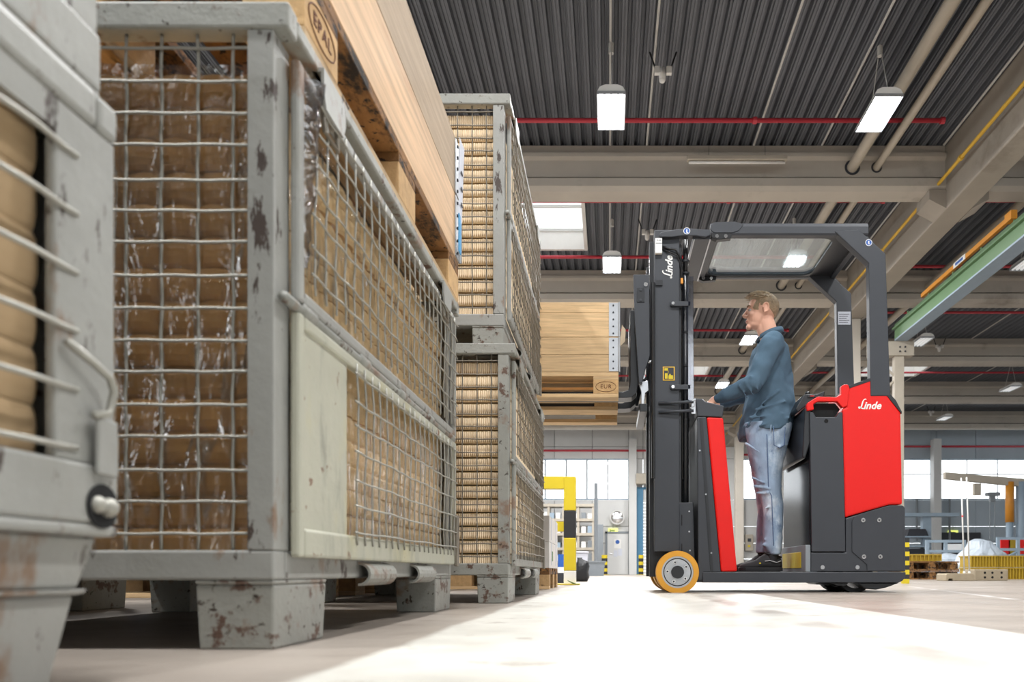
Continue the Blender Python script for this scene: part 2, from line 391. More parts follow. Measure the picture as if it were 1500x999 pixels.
# ------------------------------------------------------------------ the hall
WALL_Y = 35.0
def setup_hall():
    struct(MB().box((-16, -9.6, -.05), (32, WALL_Y+.3, 0)).build('floor', M['floor']))
    # corrugated roof sheeting, ribs along the hall, with skylight openings
    DZ = 7.16; pitch = .172; dep = .085
    sky = [(-3.9, -.53, 12.75, 15.9), (1.25, 3.4, 23.6, 26.0), (8.8, 10.9, 23.4, 26.2)]
    mb = MB(); x = -16.0
    prof = [(0, 0), (.024, 0), (.028, .010), (.036, .010), (.040, 0), (.068, 0), (.082, dep), (.118, dep), (.132, 0), (.140, 0), (.146, .03), (.164, .03), (.170, 0)]
    xs = []
    while x < 32:
        xs += [(x+a, b) for a, b in prof]; x += pitch
    ys0 = sorted({-9.6, WALL_Y+.2} | {s[2] for s in sky} | {s[3] for s in sky})
    for j in range(len(ys0)-1):
        ya, yb = ys0[j], ys0[j+1]; ym = (ya+yb)/2
        vs = []; fs = []
        for i, (a, b) in enumerate(xs): vs += [(a, ya, DZ+b), (a, yb, DZ+b)]
        for i in range(len(xs)-1):
            xm = (xs[i][0]+xs[i+1][0])/2
            if any(s[0] < xm < s[1] and s[2] < ym < s[3] for s in sky): continue
            fs.append((2*i, 2*i+1, 2*i+3, 2*i+2))
        mb.add(vs, fs)
    ce = struct(mb.build('ceiling', M['deck']))
    # skylights: a kerb, panes and bars
    for k, (x0, x1, y0, y1) in enumerate(sky):
        off = Vector(((x0+x1)/2, (y0+y1)/2, DZ))
        t = struct(obj('window_%d' % (k+1), None, None, off))
        m = MB(); th = .07
        m.box((x0-th, y0-th, DZ-.05), (x0, y1+th, DZ+.42)); m.box((x1, y0-th, DZ-.05), (x1+th, y1+th, DZ+.42))
        m.box((x0, y0-th, DZ-.05), (x1, y0, DZ+.42)); m.box((x0, y1, DZ-.05), (x1, y1+th, DZ+.42))
        m.build('kerb', M['white'], t, off=off)
        n = 3
        for q in range(n):
            a = y0+(y1-y0)*q/n; b = y0+(y1-y0)*(q+1)/n
            MB().box((x0, a+.02, DZ+.36), (x1, b-.02, DZ+.37)).build('pane', M['pane'], t, off=off)
            MB().box((x0, b-.02, DZ+.33), (x1, b+.02, DZ+.38)).build('glazing_bar', M['conduit'], t, off=off)
    # roof beams across the hall
    ZB = 6.41
    for i in range(-3, 6):
        y = 7.12+5*i
        for (xa, xb) in ((-16, 5.55), (6.0, 32)):
            m = MB()
            m.prism([(y, ZB+.23), (y+.34, ZB+.23), (y+.34, DZ-.002), (y, DZ-.002), (y, ZB+.62), (y-.06, ZB+.60), (y-.06, ZB+.54), (y, ZB+.50)], xa, xb, 'x')
            m.prism([(y-.05, ZB+.06), (y+.02, ZB), (y+.36, ZB), (y+.40, ZB+.06), (y+.40, ZB+.19), (y-.05, ZB+.19)], xa, xb, 'x')
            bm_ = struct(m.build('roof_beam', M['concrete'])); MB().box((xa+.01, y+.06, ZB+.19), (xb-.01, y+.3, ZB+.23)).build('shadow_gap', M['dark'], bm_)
    # long girder on the right with corbels, and its columns
    g = struct(MB().prism([(5.55, 6.10), (5.97, 6.10), (5.97, DZ-.002), (5.55, DZ-.002)], -9.6, WALL_Y, 'y').build('roof_girder', M['concrete_d'], bevel=.02))
    for i in range(0, 6):
        y = 7.12+5*i
        for sx, x in ((-1, 5.55), (1, 5.97)):
            MB().prism([(x, 6.10), (x+sx*.28, 6.25), (x+sx*.28, 6.405), (x, 6.405)], y-.05, y+.45, 'y').build('corbel', M['concrete_d'], g)
    for y in (17.3, 32.3):
        struct(MB().box((5.58, y, 0), (5.94, y+.4, 6.098)).build('roof_column', M['concrete'], bevel=.015))
    # pipes
    def pipe(name, label, cat, pts, r, m, group=None, cuffs=()):
        t = thing(name, label, cat, pts[0], 0, group); off = Vector(pts[0])
        MB().tube(pts, r, 12).build('pipe_run', m, t, smooth=True, off=off)
        for p, dr in cuffs:
            MB().tube([Vector(p)-dr*.03, Vector(p)+dr*.03], r*1.5, 12).build('coupling', m, t, off=off)
        return t
    yv = Vector((0,1,0)); xv = Vector((1,0,0))
    def hole_rings(t, x, z, r, ys):
        for y in ys: MB().ring((x-t.location.x, y-t.location.y, z-t.location.z), r*1.02, r*1.45, -.004, -.0005, n=24).build('hole_shade_ring', M['ink'], t)  # dark ring stands in for the shaded hole round the pipe
    hp1 = pipe('heating_pipe', 'thick beige overhead pipe passing through the nearest roof beam, left of the thinner one', 'pipe', [(4.02, -3, 6.80), (4.02, 34, 6.80)], .088, M['pipe'])
    hp2 = pipe('heating_pipe', 'thinner beige overhead pipe running right beside the thick one through the roof beams', 'pipe', [(4.42, -3, 6.80), (4.42, 34, 6.80)], .062, M['pipe'])
    pipe('heating_pipe', 'beige pipe along the green crane girder in the right hand bay', 'pipe', [(7.45, 7, 6.78), (7.45, 30, 6.78)], .085, M['pipe'])
    hole_rings(hp1, 4.02, 6.80, .088, [7.12+5*i for i in range(6)]); hole_rings(hp2, 4.42, 6.80, .062, [7.12+5*i for i in range(6)])
    pipe('gas_pipe', 'thin yellow pipe running along the concrete roof girder', 'pipe', [(5.42, -3, 6.50), (5.42, 34, 6.50)], .028, M['yellow2'], cuffs=[((5.42, y, 6.5), yv) for y in (8, 11.3, 14.6, 19, 24)])
    m_ = ['nearest to the camera, in front of the first roof beam', 'second from the camera, just behind the first roof beam', 'third from the camera, in front of the second roof beam',
          'fourth from the camera, behind the second roof beam', 'fifth from the camera, in the third bay', 'sixth from the camera, near the fourth roof beam', 'seventh from the camera, in the fourth bay', 'eighth from the camera, farthest under the roof']
    for i in range(8):
        y = 11.07+2.4*i
        pipe('sprinkler_pipe', 'red sprinkler pipe, '+m_[i], 'pipe', [(-14, y, 6.93), (5.05, y, 6.93)], .033, M['pipe_red'], 'red sprinkler pipes left of the girder', [((x, y, 6.93), xv) for x in (-1.5, 2.2)]+[((5.03, y, 6.93), xv)])
    m2 = ['nearest', 'second', 'third', 'fourth', 'fifth', 'farthest']
    for i in range(6):
        y = 13.46+2.9*i
        pipe('sprinkler_pipe', 'red sprinkler pipe in the bay right of the girder, %s of its row' % m2[i], 'pipe', [(6.3, y, 6.93), (26, y, 6.93)], .033, M['pipe_red'], 'red sprinkler pipes right of the girder')
    for x, lb in ((.02, 'pale cable conduit running above the left row of hanging lamps'), (.62, 'pale cable conduit under the roof between the lamp row and the truck'), (2.38, 'pale cable conduit under the roof above the truck cab'), (3.50, 'pale cable conduit above the lamp row beside the beige pipes'), (5.50, 'white cable conduit tucked along the top of the concrete girder'), (10.9, 'pale cable conduit in the bay right of the girder'), (13.2, 'pale conduit farthest right under the roof')):
        for seg in range(4):
            pass
        t = thing('cable_conduit', lb, 'conduit', (x, 0, 7.1)); off = Vector((x, 0, 7.1))
        for seg in range(6):
            MB().tube([(x, 2.6+5*seg, 7.13), (x, 7.05+5*seg, 7.13)], .017, 6).build('conduit_run', M['conduit'], t, off=off)
    # hanging lamps
    def lamp(label, loc, group, lit=True, hang=1.0, rz=0):
        t = thing('hanging_lamp', label, 'lamp', loc, rz, group)
        MB().prism([(-.19, .0), (.19, .0), (.15, .07), (.08, .10), (-.08, .10), (-.15, .07)], -.38, .38).build('housing', M['white'], t, bevel=.008)
        for k in range(4):
            x = -.132+.088*k
            MB().tube([(x, -.35, -.004), (x, .35, -.004)], .026, 10).build('tube', M['tube_light'] if lit else M['faint_glow'], t, smooth=True)
        MB().box((-.185, -.385, -.03), (-.178, .385, .01)).box((.178, -.385, -.03), (.185, .385, .01)).box((-.18, -.385, -.03), (.18, -.375, .01)).box((-.18, .375, -.03), (.18, .385, .01)).build('rim', M['zinc'], t)
        top = 7.13-loc[2]
        MB().tube([(0, -.33, .08), (0, -.05, top)], .006, 5).tube([(0, .33, .08), (0, -.05, top)], .006, 5).build('suspension_cord', M['conduit'], t)
        MB().cyl((0, -.05, top-.16), (0, -.05, top-.03), .035, 10).build('hook', M['conduit'], t)
        if lit:
            ld = bpy.data.lights.new('lamp_light', 'AREA'); ld.shape = 'RECTANGLE'; ld.size = .34; ld.size_y = .7; ld.energy = LAMP_POWER
            lo = bpy.data.objects.new('lamp_light', ld); COL.objects.link(lo); lo.parent = t; lo.location = (0, 0, -.06)
    Z = 6.25
    g1 = 'lit lamps hanging in the left row'; g2 = 'lit lamps hanging in the right row'
    ps = [('large lit hanging lamp at top centre of the picture, nearest of its row', .03, 9.75, g1), ('lit hanging lamp above the wooden crate, beside the skylight', .06, 14.6, g1),
          ('lit hanging lamp above the left row, third from the camera', .06, 19.4, g1), ('lit hanging lamp above the left row, fourth from the camera', .08, 24.2, g1), ('small distant lit lamp above the mirror and grey door', .1, 29.2, g1),
          ('large lit hanging lamp at top right beside the beige pipes', 3.60, 9.8, g2), ('lit hanging lamp seen through the glass of the truck roof', 3.66, 14.55, g2),
          ('lit hanging lamp just behind the driver\'s face', 3.68, 19.35, g2), ('lit hanging lamp above the driver\'s forearm', 3.70, 24.0, g2), ('lit hanging lamp far behind the driver, low in the roof', 3.7, 29.2, g2)]
    for lb, x, y, g in ps: lamp(lb, (x, y, Z), g)
    lamp('small distant lit lamp at the left end of the back wall, above the windows', (-2.75, 29.2, Z), 'lit lamps hanging in the left row')
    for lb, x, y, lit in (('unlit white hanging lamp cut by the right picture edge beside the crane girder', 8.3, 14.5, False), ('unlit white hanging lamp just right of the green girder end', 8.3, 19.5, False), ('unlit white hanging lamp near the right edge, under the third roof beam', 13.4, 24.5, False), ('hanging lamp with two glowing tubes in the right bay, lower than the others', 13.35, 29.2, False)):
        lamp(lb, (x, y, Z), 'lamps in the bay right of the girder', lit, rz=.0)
    for x in (-3.5, .03, 3.6):
        for y, w_ in ((4.9, 'just ahead'), (.1, 'straight over the camera')):
            lamp('lit lamp of the %s row, %s' % ({-3.5: 'far left', .03: 'left', 3.6: 'right'}[x], w_), (x, y, Z), 'lamps outside the picture')
    for y, w_ in ((9.75, 'level with the nearest beam'), (19.4, 'two bays on')):
        lamp('lit lamp of the far left row behind the stacks, '+w_, (-3.5, y, Z), 'lamps outside the picture')
    # detectors on bracket arms
    for x, y, lb in ((.72, 9.9, 'roof detector on a forked bracket right of the nearest lamp'), (.76, 14.6, 'roof detector on a forked bracket left of the mast top'), (13.0, 19.0, 'roof detector on a bracket near the right picture edge'),
                     (9.9, 22.0, 'roof detector on a bracket right of the steel post'), (17.2, 27, 'roof detector above the right windows'), (13.6, 31, 'farthest roof detector, above the blue grey wall')):
        t = thing('smoke_detector', lb, 'detector', (x, y, 6.85), 0, 'roof detectors on brackets')
        MB().cbox((-.07, 0, .03), (.07, .06, .09)).build('mount_box', M['white'], t); MB().cbox((.09, 0, .03), (.07, .06, .09)).build('mount_box', M['white'], t)
        MB().cyl((0, 0, -.09), (0, 0, .05), .045, 12).ball((0, 0, -.09), .045).build('sensor_head', M['white'], t, smooth=True)
        MB().tube([(-.09, 0, .05), (-.17, 0, .28)], .012, 6).tube([(.11, 0, .05), (.19, 0, .28)], .012, 6).build('bracket', M['hose'], t)
    # unlit batten under the first beam
    t = thing('batten_light', 'unlit white fluorescent batten hanging in front of the nearest roof beam', 'lamp', (2.05, 11.75, 6.70))
    MB().box((-.8, -.05, 0), (.8, .05, .07)).build('housing', M['pipe'], t, bevel=.01)
    MB().cyl((-.77, 0, -.025), (.77, 0, -.025), .02, 10).build('tube', M['white'], t, smooth=True)
    MB().cyl((-.45, 0, .07), (-.45, 0, .44), .004, 5).cyl((.45, 0, .07), (.45, 0, .44), .004, 5).build('wire', M['hose'], t)
    for x0, x1, y, z, lb in ((-.9, .9, 16.5, 6.62, 'beige horizontal pipe stub behind the truck, under the second beam bay'),):
        pass
    # ---- crane runway girder, right
    y0, y1 = 6.6, 16.7
    t = thing('crane_girder', 'green painted crane girder slanting across the upper right', 'girder', (6.55, 12, 5.4)); off = Vector((6.55, 12, 5.4))
    MB().box((6.5, y0, 5.38), (6.8, y1, 5.41)).build('lower_flange', M['rack'], t, off=off)
    MB().box((6.5, y0, 5.41), (6.53, y1, 5.72)).box((6.5, y0, 5.66), (6.8, y1, 5.75)).box((6.75, y0, 5.41), (6.8, y1, 5.66)).build('web', M['green'], t, off=off)
    MB().box((6.44, y0, 5.62), (6.5, y1, 5.66)).build('rib', M['green'], t, off=off)
    for k in range(9): MB().cyl((6.52, 7.6+1.05*k, 5.75), (6.52, 7.6+1.05*k, 5.81), .02, 6).build('bolt', M['green'], t, off=off)
    t = thing('conductor_rail', 'orange rail with a white plate mounted along the green crane girder', 'rail', (6.5, 13, 5.8)); off = Vector((6.5, 13, 5.8))
    MB().box((6.46, 11.8, 5.80), (6.52, 15.2, 5.88)).build('rail', M['orange_paint'], t, off=off)
    MB().box((6.44, 11.75, 5.78), (6.54, 11.95, 5.92)).build('end_stop', M['orange_paint'], t, off=off)
    MB().box((6.452, 13.3, 5.795), (6.46, 13.75, 5.89)).build('name_plate', M['white'], t, off=off)
    MB().box((6.447, 13.38, 5.82), (6.452, 13.67, 5.865)).build('plate_print', M['sticker_blue'], t, off=off)
    # steel post carrying it
    t = thing('steel_post', 'grey steel lattice post with bolted bracket under the crane girder end', 'post', (6.55, 16.9, 0)); off = Vector((6.55, 16.9, 0))
    MB().box((5.95, 16.7, 5.05), (6.95, 16.95, 5.375)).build('bracket', M['pipe'], t, off=off, bevel=.01)
    for bx in (6.62, 6.74):
        for bz in (5.14, 5.24): MB().cyl((bx, 16.68, bz), (bx, 16.7, bz), .02, 8).build('bolt', M['ink'], t, off=off)
    MB().box((6.52, 16.75, 0), (6.74, 16.9, 5.05)).build('upright', M['pipe'], t, off=off, bevel=.008)
    MB().box((6.05, 16.75, 0), (6.13, 16.9, 5.05)).build('upright', M['pipe'], t, off=off, bevel=.008)
    for k in range(5):
        za = .2+k*.97
        MB().tube([(6.1, 16.82, za), (6.6, 16.82, za+.48)], .03, 6).tube([(6.6, 16.82, za+.48), (6.1, 16.82, za+.95)], .03, 6).build('lattice_bar', M['pipe'], t, off=off)

    # ---- walls outside the picture: panels, with a high window band added for soft light
    def plain_wall(name, a, b, axis, k):
        for (z0, z1) in ((0, 3.3), (5.9, 7.1)):
            m = MB()
            if axis == 'x': m.box((a, -9.6, z0), (a+.2, WALL_Y, z1))
            else: m.box((-16, a-.2, z0), (32, a, z1))
            struct(m.build(name, M['wall']))
        m = MB(); t = struct(obj('window_%d' % k, None, None, (a if axis == 'x' else 0, a if axis == 'y' else 0, 3.3)))
        L0, L1 = (-9.6, WALL_Y) if axis == 'x' else (-16, 32); n = int((L1-L0)/2.5)
        for q in range(n+1):
            u = L0+(L1-L0)*q/n
            if axis == 'x': m.box((.05, u-.04, 0), (.15, u+.04, 2.6))
            else: m.box((u-.04, -.15, 0), (u+.04, -.05, 2.6))
        m.build('frame', M['rack'], t, kind='stuff')
    plain_wall('wall_left', -16.2, 0, 'x', 11); plain_wall('wall_right', 32, 0, 'x', 12); plain_wall('wall_front', -9.6, 0, 'y', 13)
    # ---- back wall
    s = F/WALL_Y
    X = lambda px: xt(px, WALL_Y); Zz = lambda py: zt(py, WALL_Y)
    wl = struct(obj('wall_back', None, None, (0, WALL_Y, 0))); off = Vector((0, WALL_Y, 0))
    z_sill, z_head = Zz(732), Zz(672); z_top = 7.1
    x_l0, x_l1 = -14, X(921)      # left window band
    # panels below the windows, jointed; band of windows in three stretches
    openings = [('w', -14, X(921), z_sill-.0, z_head), ('g', X(942), X(962), 0, Zz(717)), ('w', X(1086), X(1116), z_sill, z_head), ('w', X(1322)-3.5, X(1364), z_sill, z_head), ('w', X(1372), X(1507), z_sill, z_head), ('w', X(1520), 30, z_sill, z_head)]
    xs = [-14, -10.5, -7, -3.6, -2.6, -.8, X(921), X(942), X(962), 4.3, X(1086), X(1116), 9.5, X(1322)-3.5, 13, X(1364), X(1372), 17.5, X(1507), X(1520), 23, 27, 30]
    zs = [0, .75, 1.5, 2.3, z_sill, z_head, 6.1, z_top]
    for i in range(len(xs)-1):
        for j in range(len(zs)-1):
            xm, zm = (xs[i]+xs[i+1])/2, (zs[j]+zs[j+1])/2
            if any(o[1] < xm < o[2] and o[3] < zm < o[4] for o in openings): continue
            MB().box((xs[i]+.012, WALL_Y+(.0 if (i+j)%2 else .008), zs[j]+.012), (xs[i+1]-.012, WALL_Y+.2, zs[j+1]-.012)).build('panel', M['wall'] if xs[i] < 9 else M['wall_blue'], wl, off=off)
    pass
    struct(MB().box((-14, WALL_Y+.19, 0), (X(942), WALL_Y+.22, z_sill)).box((-14, WALL_Y+.19, z_head), (30, WALL_Y+.22, z_top)).build('wall_back', M['ink']))
    # windows
    k = 4
    for o in openings:
        if o[0] != 'w': continue
        off = Vector((o[1], WALL_Y, o[3])); t = struct(obj('window_%d' % k, None, None, off)); k += 1
        n = max(1, round((o[2]-o[1])/(1.0 if o[1] < 5 else 1.5))); wd = (o[2]-o[1])/n; zm = o[3]+(o[4]-o[3])*.62
        m = MB(); m.box((o[1], WALL_Y+.02, o[3]), (o[2], WALL_Y+.1, o[3]+.06)).box((o[1], WALL_Y+.02, o[4]-.06), (o[2], WALL_Y+.1, o[4]))
        m.build('frame', M['rack'], t, off=off)
        mw_ = .035 if o[1] < 5 else .016
        for q in range(n+1): MB().box((o[1]+wd*q-mw_, WALL_Y+.03, o[3]+.06), (o[1]+wd*q+mw_, WALL_Y+.09, o[4]-.06)).build('mullion', M['greypl'], t, off=off)
        if o[1] > 9: MB().box((o[1], WALL_Y+.03, zm), (o[2], WALL_Y+.09, zm+.04)).build('transom', M['greypl'], t, off=off)
        for q in range(n): MB().box((o[1]+wd*q+.03, WALL_Y+.055, o[3]+.06), (o[1]+wd*(q+1)-.03, WALL_Y+.06, o[4]-.06)).build('pane', M['pane'], t, off=off)
    # wall columns
    for a, b in ((921, 932), (1077, 1086), (1362, 1373)):
        struct(MB().box((X(a), WALL_Y-.45, 0), (X(b), WALL_Y-.05, 6.40)).build('wall_column', M['wall']))
    # door with notices
    off = at(905, 842, WALL_Y-.05); off.z = 0
    t = struct(obj('door_1', None, None, off)); y = WALL_Y-.05; w2 = .5
    MB().box((-w2-.1, -.06, 0), (-w2, 0, 2.05)).box((w2, -.06, 0), (w2+.1, 0, 2.05)).box((-w2-.1, -.06, 1.95), (w2+.1, 0, 2.05)).build('door_frame', M['greypl'], t)
    MB().box((-w2+.01, -.04, .01), (w2-.01, 0, 1.94)).build('door_leaf', M['wall'], t)
    MB().cyl((-.4, -.08, 1.0), (-.28, -.08, 1.0), .015, 8).build('handle', M['steel'], t)
    MB().box((-.18, -.05, 1.25), (.15, -.041, 1.68)).build('notice', M['white'], t)
    MB().cyl((-.015, -.055, 1.55), (-.015, -.05, 1.55), .1, 16).build('notice_print', M['sticker_blue'], t)
    MB().box((-.2, -.05, .85), (-.02, -.041, 1.15)).box((0, -.05, .9), (.2, -.041, 1.22)).build('notice', M['paper'], t)
    # roller gate at the mast
    off = at(951, 842, WALL_Y); off.z = 0; t = struct(obj('door_2', None, None, off))
    x0, x1 = X(942)-off.x, X(962)-off.x; zt_ = Zz(717)
    nsl = 26
    for q in range(nsl): MB().box((x0, .04, zt_*q/nsl+.012), (x1, .1, zt_*(q+1)/nsl-.006)).build('slat', M['white'], t)
    MB().box((X(932)-off.x, -.1, 0), (x0, .02, zt_+.1)).box((x0, -.1, zt_), (x1+.2, .02, zt_+.1)).build('door_frame', M['blue'], t)
    # convex mirror
    c = at(904, 758, WALL_Y-.3); t = thing('convex_mirror', 'round convex mirror on the back wall above the grey door', 'mirror', c)
    MB().ring((0,0,0), .3, .335, -.03, .03).build('rim', M['white'], t)
    MB().ball((0, .03, 0), (.31, .07, .31), 24, 12).build('mirror_glass', M['chrome'], t, smooth=True)
    MB().cyl((0, .05, 0), (0, .28, -.1), .025, 8).build('mount_arm', M['steel'], t)
    def exit_sign(px, py, d, label):
        c = at(px, py, d); t = thing('exit_sign', label, 'sign', c)
        MB().cbox((0, 0, 0), (.45, .08, .2)).build('sign_box', M['sign_light'], t)
        MB().cbox((0, -.045, 0), (.2, .01, .06)).box((-.16, -.05, -.05), (-.11, -.04, .06)).build('pictogram', M['leaf'], t)
        MB().cyl((0, 0, .1), (0, 0, .3), .01, 6).build('bracket', M['greypl'], t)
    exit_sign(898, 777, WALL_Y-.05, 'small lit exit sign between the mirror and the grey door')
    exit_sign(1396, 780, WALL_Y-.05, 'lit yellow exit sign above the dark doorway at the right')
    # wall heater
    c = at(946, 702, WALL_Y-.35); t = thing('wall_heater', 'beige wall heater above the blue framed gate', 'heater', c)
    MB().cbox((0, 0, 0), (.95, .55, .5)).build('casing', M['pipe'], t, bevel=.03)
    for q in range(5): MB().box((-.42, -.29, -.2+.08*q), (.42, -.275, -.16+.08*q)).build('louvre', M['pipe'], t)
    c = at(1097, 795, WALL_Y-.15); t = thing('electric_box', 'beige electric box on the wall behind the driver\'s shins', 'box', c)
    MB().cbox((0, 0, 0), (.38, .24, .78)).build('casing', M['pipe'], t, bevel=.02)
    MB().cbox((0, -.13, .12), (.16, .02, .16)).build('dial', M['ink'], t)
    MB().cbox((-.02, -.13, -.16), (.12, .02, .1)).build('switch', M['yellow'], t)
    # dark doorway right with bright pane
    off = at(1402, 842, WALL_Y-.05); off.z = 0; t = struct(obj('door_3', None, None, off))
    MB().box((-1.1, -.06, 0), (1.1, 0, 2.0)).build('door_leaf', M['ink'], t)
    MB().box((-.55, -.08, 1.05), (.35, -.062, 1.45)).build('pane', M['faint_glow'], t)  # pane's brightness put in as a faint glow
    # wall red pipes
    for a, b, py, lb in ((700, 960, 660, 'thin red pipe along the back wall above the left windows'), (1322, 1500, 654, 'thin red pipe along the back wall above the right windows'), (1086, 1130, 666, 'thin red pipe on the back wall seen between console and driver')):
        p0, p1 = at(a, py, WALL_Y-.055), at(b, py, WALL_Y-.055)
        tag(MB().tube([p0-p0, p1-p0], .05, 8).build('sprinkler_pipe', M['pipe_red'], smooth=True), lb, 'pipe').location = p0
    return
setup_hall()

# ---- things in the distance on the left
def shelf_rack():
    y = 33.3; x0, x1 = xt(740, y), xt(869, y); t = thing('storage_rack', 'long grey rack of stored bars on the back wall left of the door', 'rack', (x0, y, 0)); W = x1-x0
    n = 6
    for q in range(n+1): MB().box((W*q/n-.05, -.4, 0), (W*q/n+.05, .4, 3.2)).build('upright', M['pipe'], t)
    for j, z in enumerate((.5, 1.1, 1.75, 2.4, 3.05)):
        MB().box((-.1, -.45, z), (W+.1, .45, z+.12)).build('shelf', M['pipe'], t)
    for j, z in enumerate((.5, 1.1, 1.75, 2.4)):
        for q in range(14):
            x = W*(q+.5)/14
            mk = random.choice(['greypl', 'white', 'rack']); ck = {'greypl': 'grey', 'white': 'white', 'rack': 'pale blue'}[mk]; order = ['first', 'second', 'third', 'fourth', 'fifth', 'sixth', 'seventh', 'eighth', 'ninth', 'tenth', 'eleventh', 'twelfth', 'thirteenth', 'last'][q]
            b = tag(MB().box((-.1, -.35, 0), (.1, .35, .22+.12*random.random())).build('stock_box', M[mk]), '%s box on the %s shelf of the back wall rack, %s from the left' % (ck, ['lowest', 'second', 'third', 'top'][j], order), 'box', 'boxes on the back wall rack')
            b.location = (x0+x, y, z+.121)
shelf_rack()
def barrier(name, label, loc, w, h, r, bands, rz=0):
    t = thing(name, label, 'barrier', loc, rz); g = M['yellow']
    # inverted U of square tube, cross bar at mid height
    def leg(x, parts):
        for (a, b, m) in parts: MB().box((x-r, -r, a), (x+r, r, b)).build('post_band', m, t, bevel=.006)
    leg(0, [(.0, .13, M['white']), (.13, .43, M['yellow']), (.43, .68, M['black']), (.68, h, M['yellow'])])
    leg(-w, [(.0, .13, M['white']), (.13, .43, M['yellow']), (.43, .68, M['black']), (.68, h, M['yellow'])])
    MB().box((-.235, -r, h-2*r+.0), (-r, r, h)).build('top_bar_band', M['yellow'], t)
    MB().box((-.47, -r, h-2*r), (-.235, r, h)).build('top_bar_band', M['black'], t)
    MB().box((-w+r, -r, h-2*r), (-.47, r, h)).build('top_bar_band', M['yellow'], t)
    MB().box((-.10, -r*.6, .49), (-r, r*.6, .58)).build('mid_bar', M['yellow'], t)
    MB().box((-.30, -r*.6, .49), (-.10, r*.6, .58)).build('mid_bar', M['yellow'], t)
    MB().box((-w+r, -r*.6, .49), (-.30, r*.6, .58)).build('mid_bar', M['black'], t)
    MB().box((-.13, -.1, 0), (.09, .1, .012)).box((-w-.1, -.1, 0), (-w+.1, .1, .012)).build('base_plate', M['yellow'], t)
barrier('impact_barrier', 'yellow and black steel hoop barrier beside the white cartons', (xt(835, 6.75), 6.75, 0), 1.2, zt(699, 6.75), .055, None)
def small_left():
    t = thing('green_leaf_scrap', 'small green scrap lying at the foot of the yellow hoop barrier', 'scrap', (xt(838, 6.5), 6.5, 0))
    MB().add([(-.04, 0, .045), (.0, -.03, .03), (.06, 0, .004), (.0, .03, .02), (.0, -.03, .024), (.06, 0, -.0), (0, .03, .014), (-.04, 0, .039)], [(0,1,2,3), (7,6,5,4), (0,7,4,1), (1,4,5,2), (2,5,6,3), (3,6,7,0)]).build('leaf', M['leaf'], t)
    # post near grey door
    for px, d, lb in ((885.5, 30, 'short yellow and black guard post left of the grey door'), (939, 30, 'short yellow and black guard post in front of the blue gate frame')):
        t = thing('guard_post', lb, 'post', (xt(px, d), d, 0))
        h = zt(813, d)
        for q in range(6): MB().cyl((0, 0, h*q/6), (0, 0, h*(q+1)/6), .12 if px < 900 else .1, 12).build('band', M['yellow'] if q%2 else M['black'], t)
        MB().box((-.2, -.15, 0), (.2, .15, .02)).build('base_plate', M['yellow'], t)
    t = thing('tall_pole', 'tall thin grey pole in front of the back wall left of the mirror', 'pole', (xt(873, 29), 29, 0))
    MB().cyl((0, 0, .0), (0, 0, zt(708, 29)), .075, 10).build('shaft', M['greypl'], t); MB().cyl((0, 0, 0), (0, 0, .03), .2, 12).build('foot', M['greypl'], t)
    # dark board leaning beside
    d = 30.5; tag(MB().box((-.13, 0, 0), (.13, .1, 2.1)).build('dark_board', M['greypl'], bevel=.01), 'upright dark grey board behind the tall pole', 'board').location = (xt(879, d), d, 0)
    # black sack
    d = 9.2; mb = MB().loft([(0, 0, 0, .075, .09), (.0, 0, .05, .095, .10), (-.01, 0, .12, .09, .10), (.0, 0, .19, .095, .1), (.01, 0, .25, .07, .08), (-.03, 0, .285, .03, .03), (-.03, 0, .30, .035, .03)], 16)
    mb.v = [(x+mnoise.noise(Vector((x*20, y*20, z*20)))*.014, y+mnoise.noise(Vector((x*20+9, y*20, z*20)))*.012, z) for x, y, z in mb.v]
    tag(mb.build('bin_bag', M['sack'], smooth=True), 'full black bin bag standing right of the yellow hoop barrier', 'bag').location = (xt(852.5, d), d, 0)
    d = 12; t = thing('grey_bin', 'light grey plastic bin behind the black bag', 'bin', (xt(847, d), d, 0))
    MB().frustum((0,0,0), (.26, .3), (.32, .36), 0, zt(808, d)-.03).build('body', M['paper'], t, bevel=.01); MB().box((-.17, -.2, zt(808, d)-.03), (.17, .2, zt(808, d))).build('lid', M['paper'], t, bevel=.01)
    d = 22; t = thing('grey_tub', 'dark grey low container in front of the grey door', 'container', (xt(868, d), d, 0)); h = zt(822, d)
    MB().frustum((0,0,0), (.66, .5), (.74, .56), 0, h-.04).build('body', M['greypl'], t); MB().box((-.4, -.3, h-.04), (.4, .3, h)).build('rim', M['greypl'], t)
    d = 11; t = thing('blue_can', 'blue canister seen between the cartons and the barrier post', 'can', (xt(822, d), d, 0)); h = zt(812, d)
    MB().cyl((0,0,0), (0,0,h*.5), .055, 14).build('body', M['white'], t, smooth=False); MB().cyl((0,0,h*.5), (0,0,h), .05, 14).build('top', M['sticker_blue'], t)
    tag(MB().box((-.13, -.1, 0), (.13, .1, .11)).build('black_case', M['ink'], bevel=.01), 'low black case left of the barrier post', 'case').location = (xt(821, 8.0), 8.0, 0)
small_left()

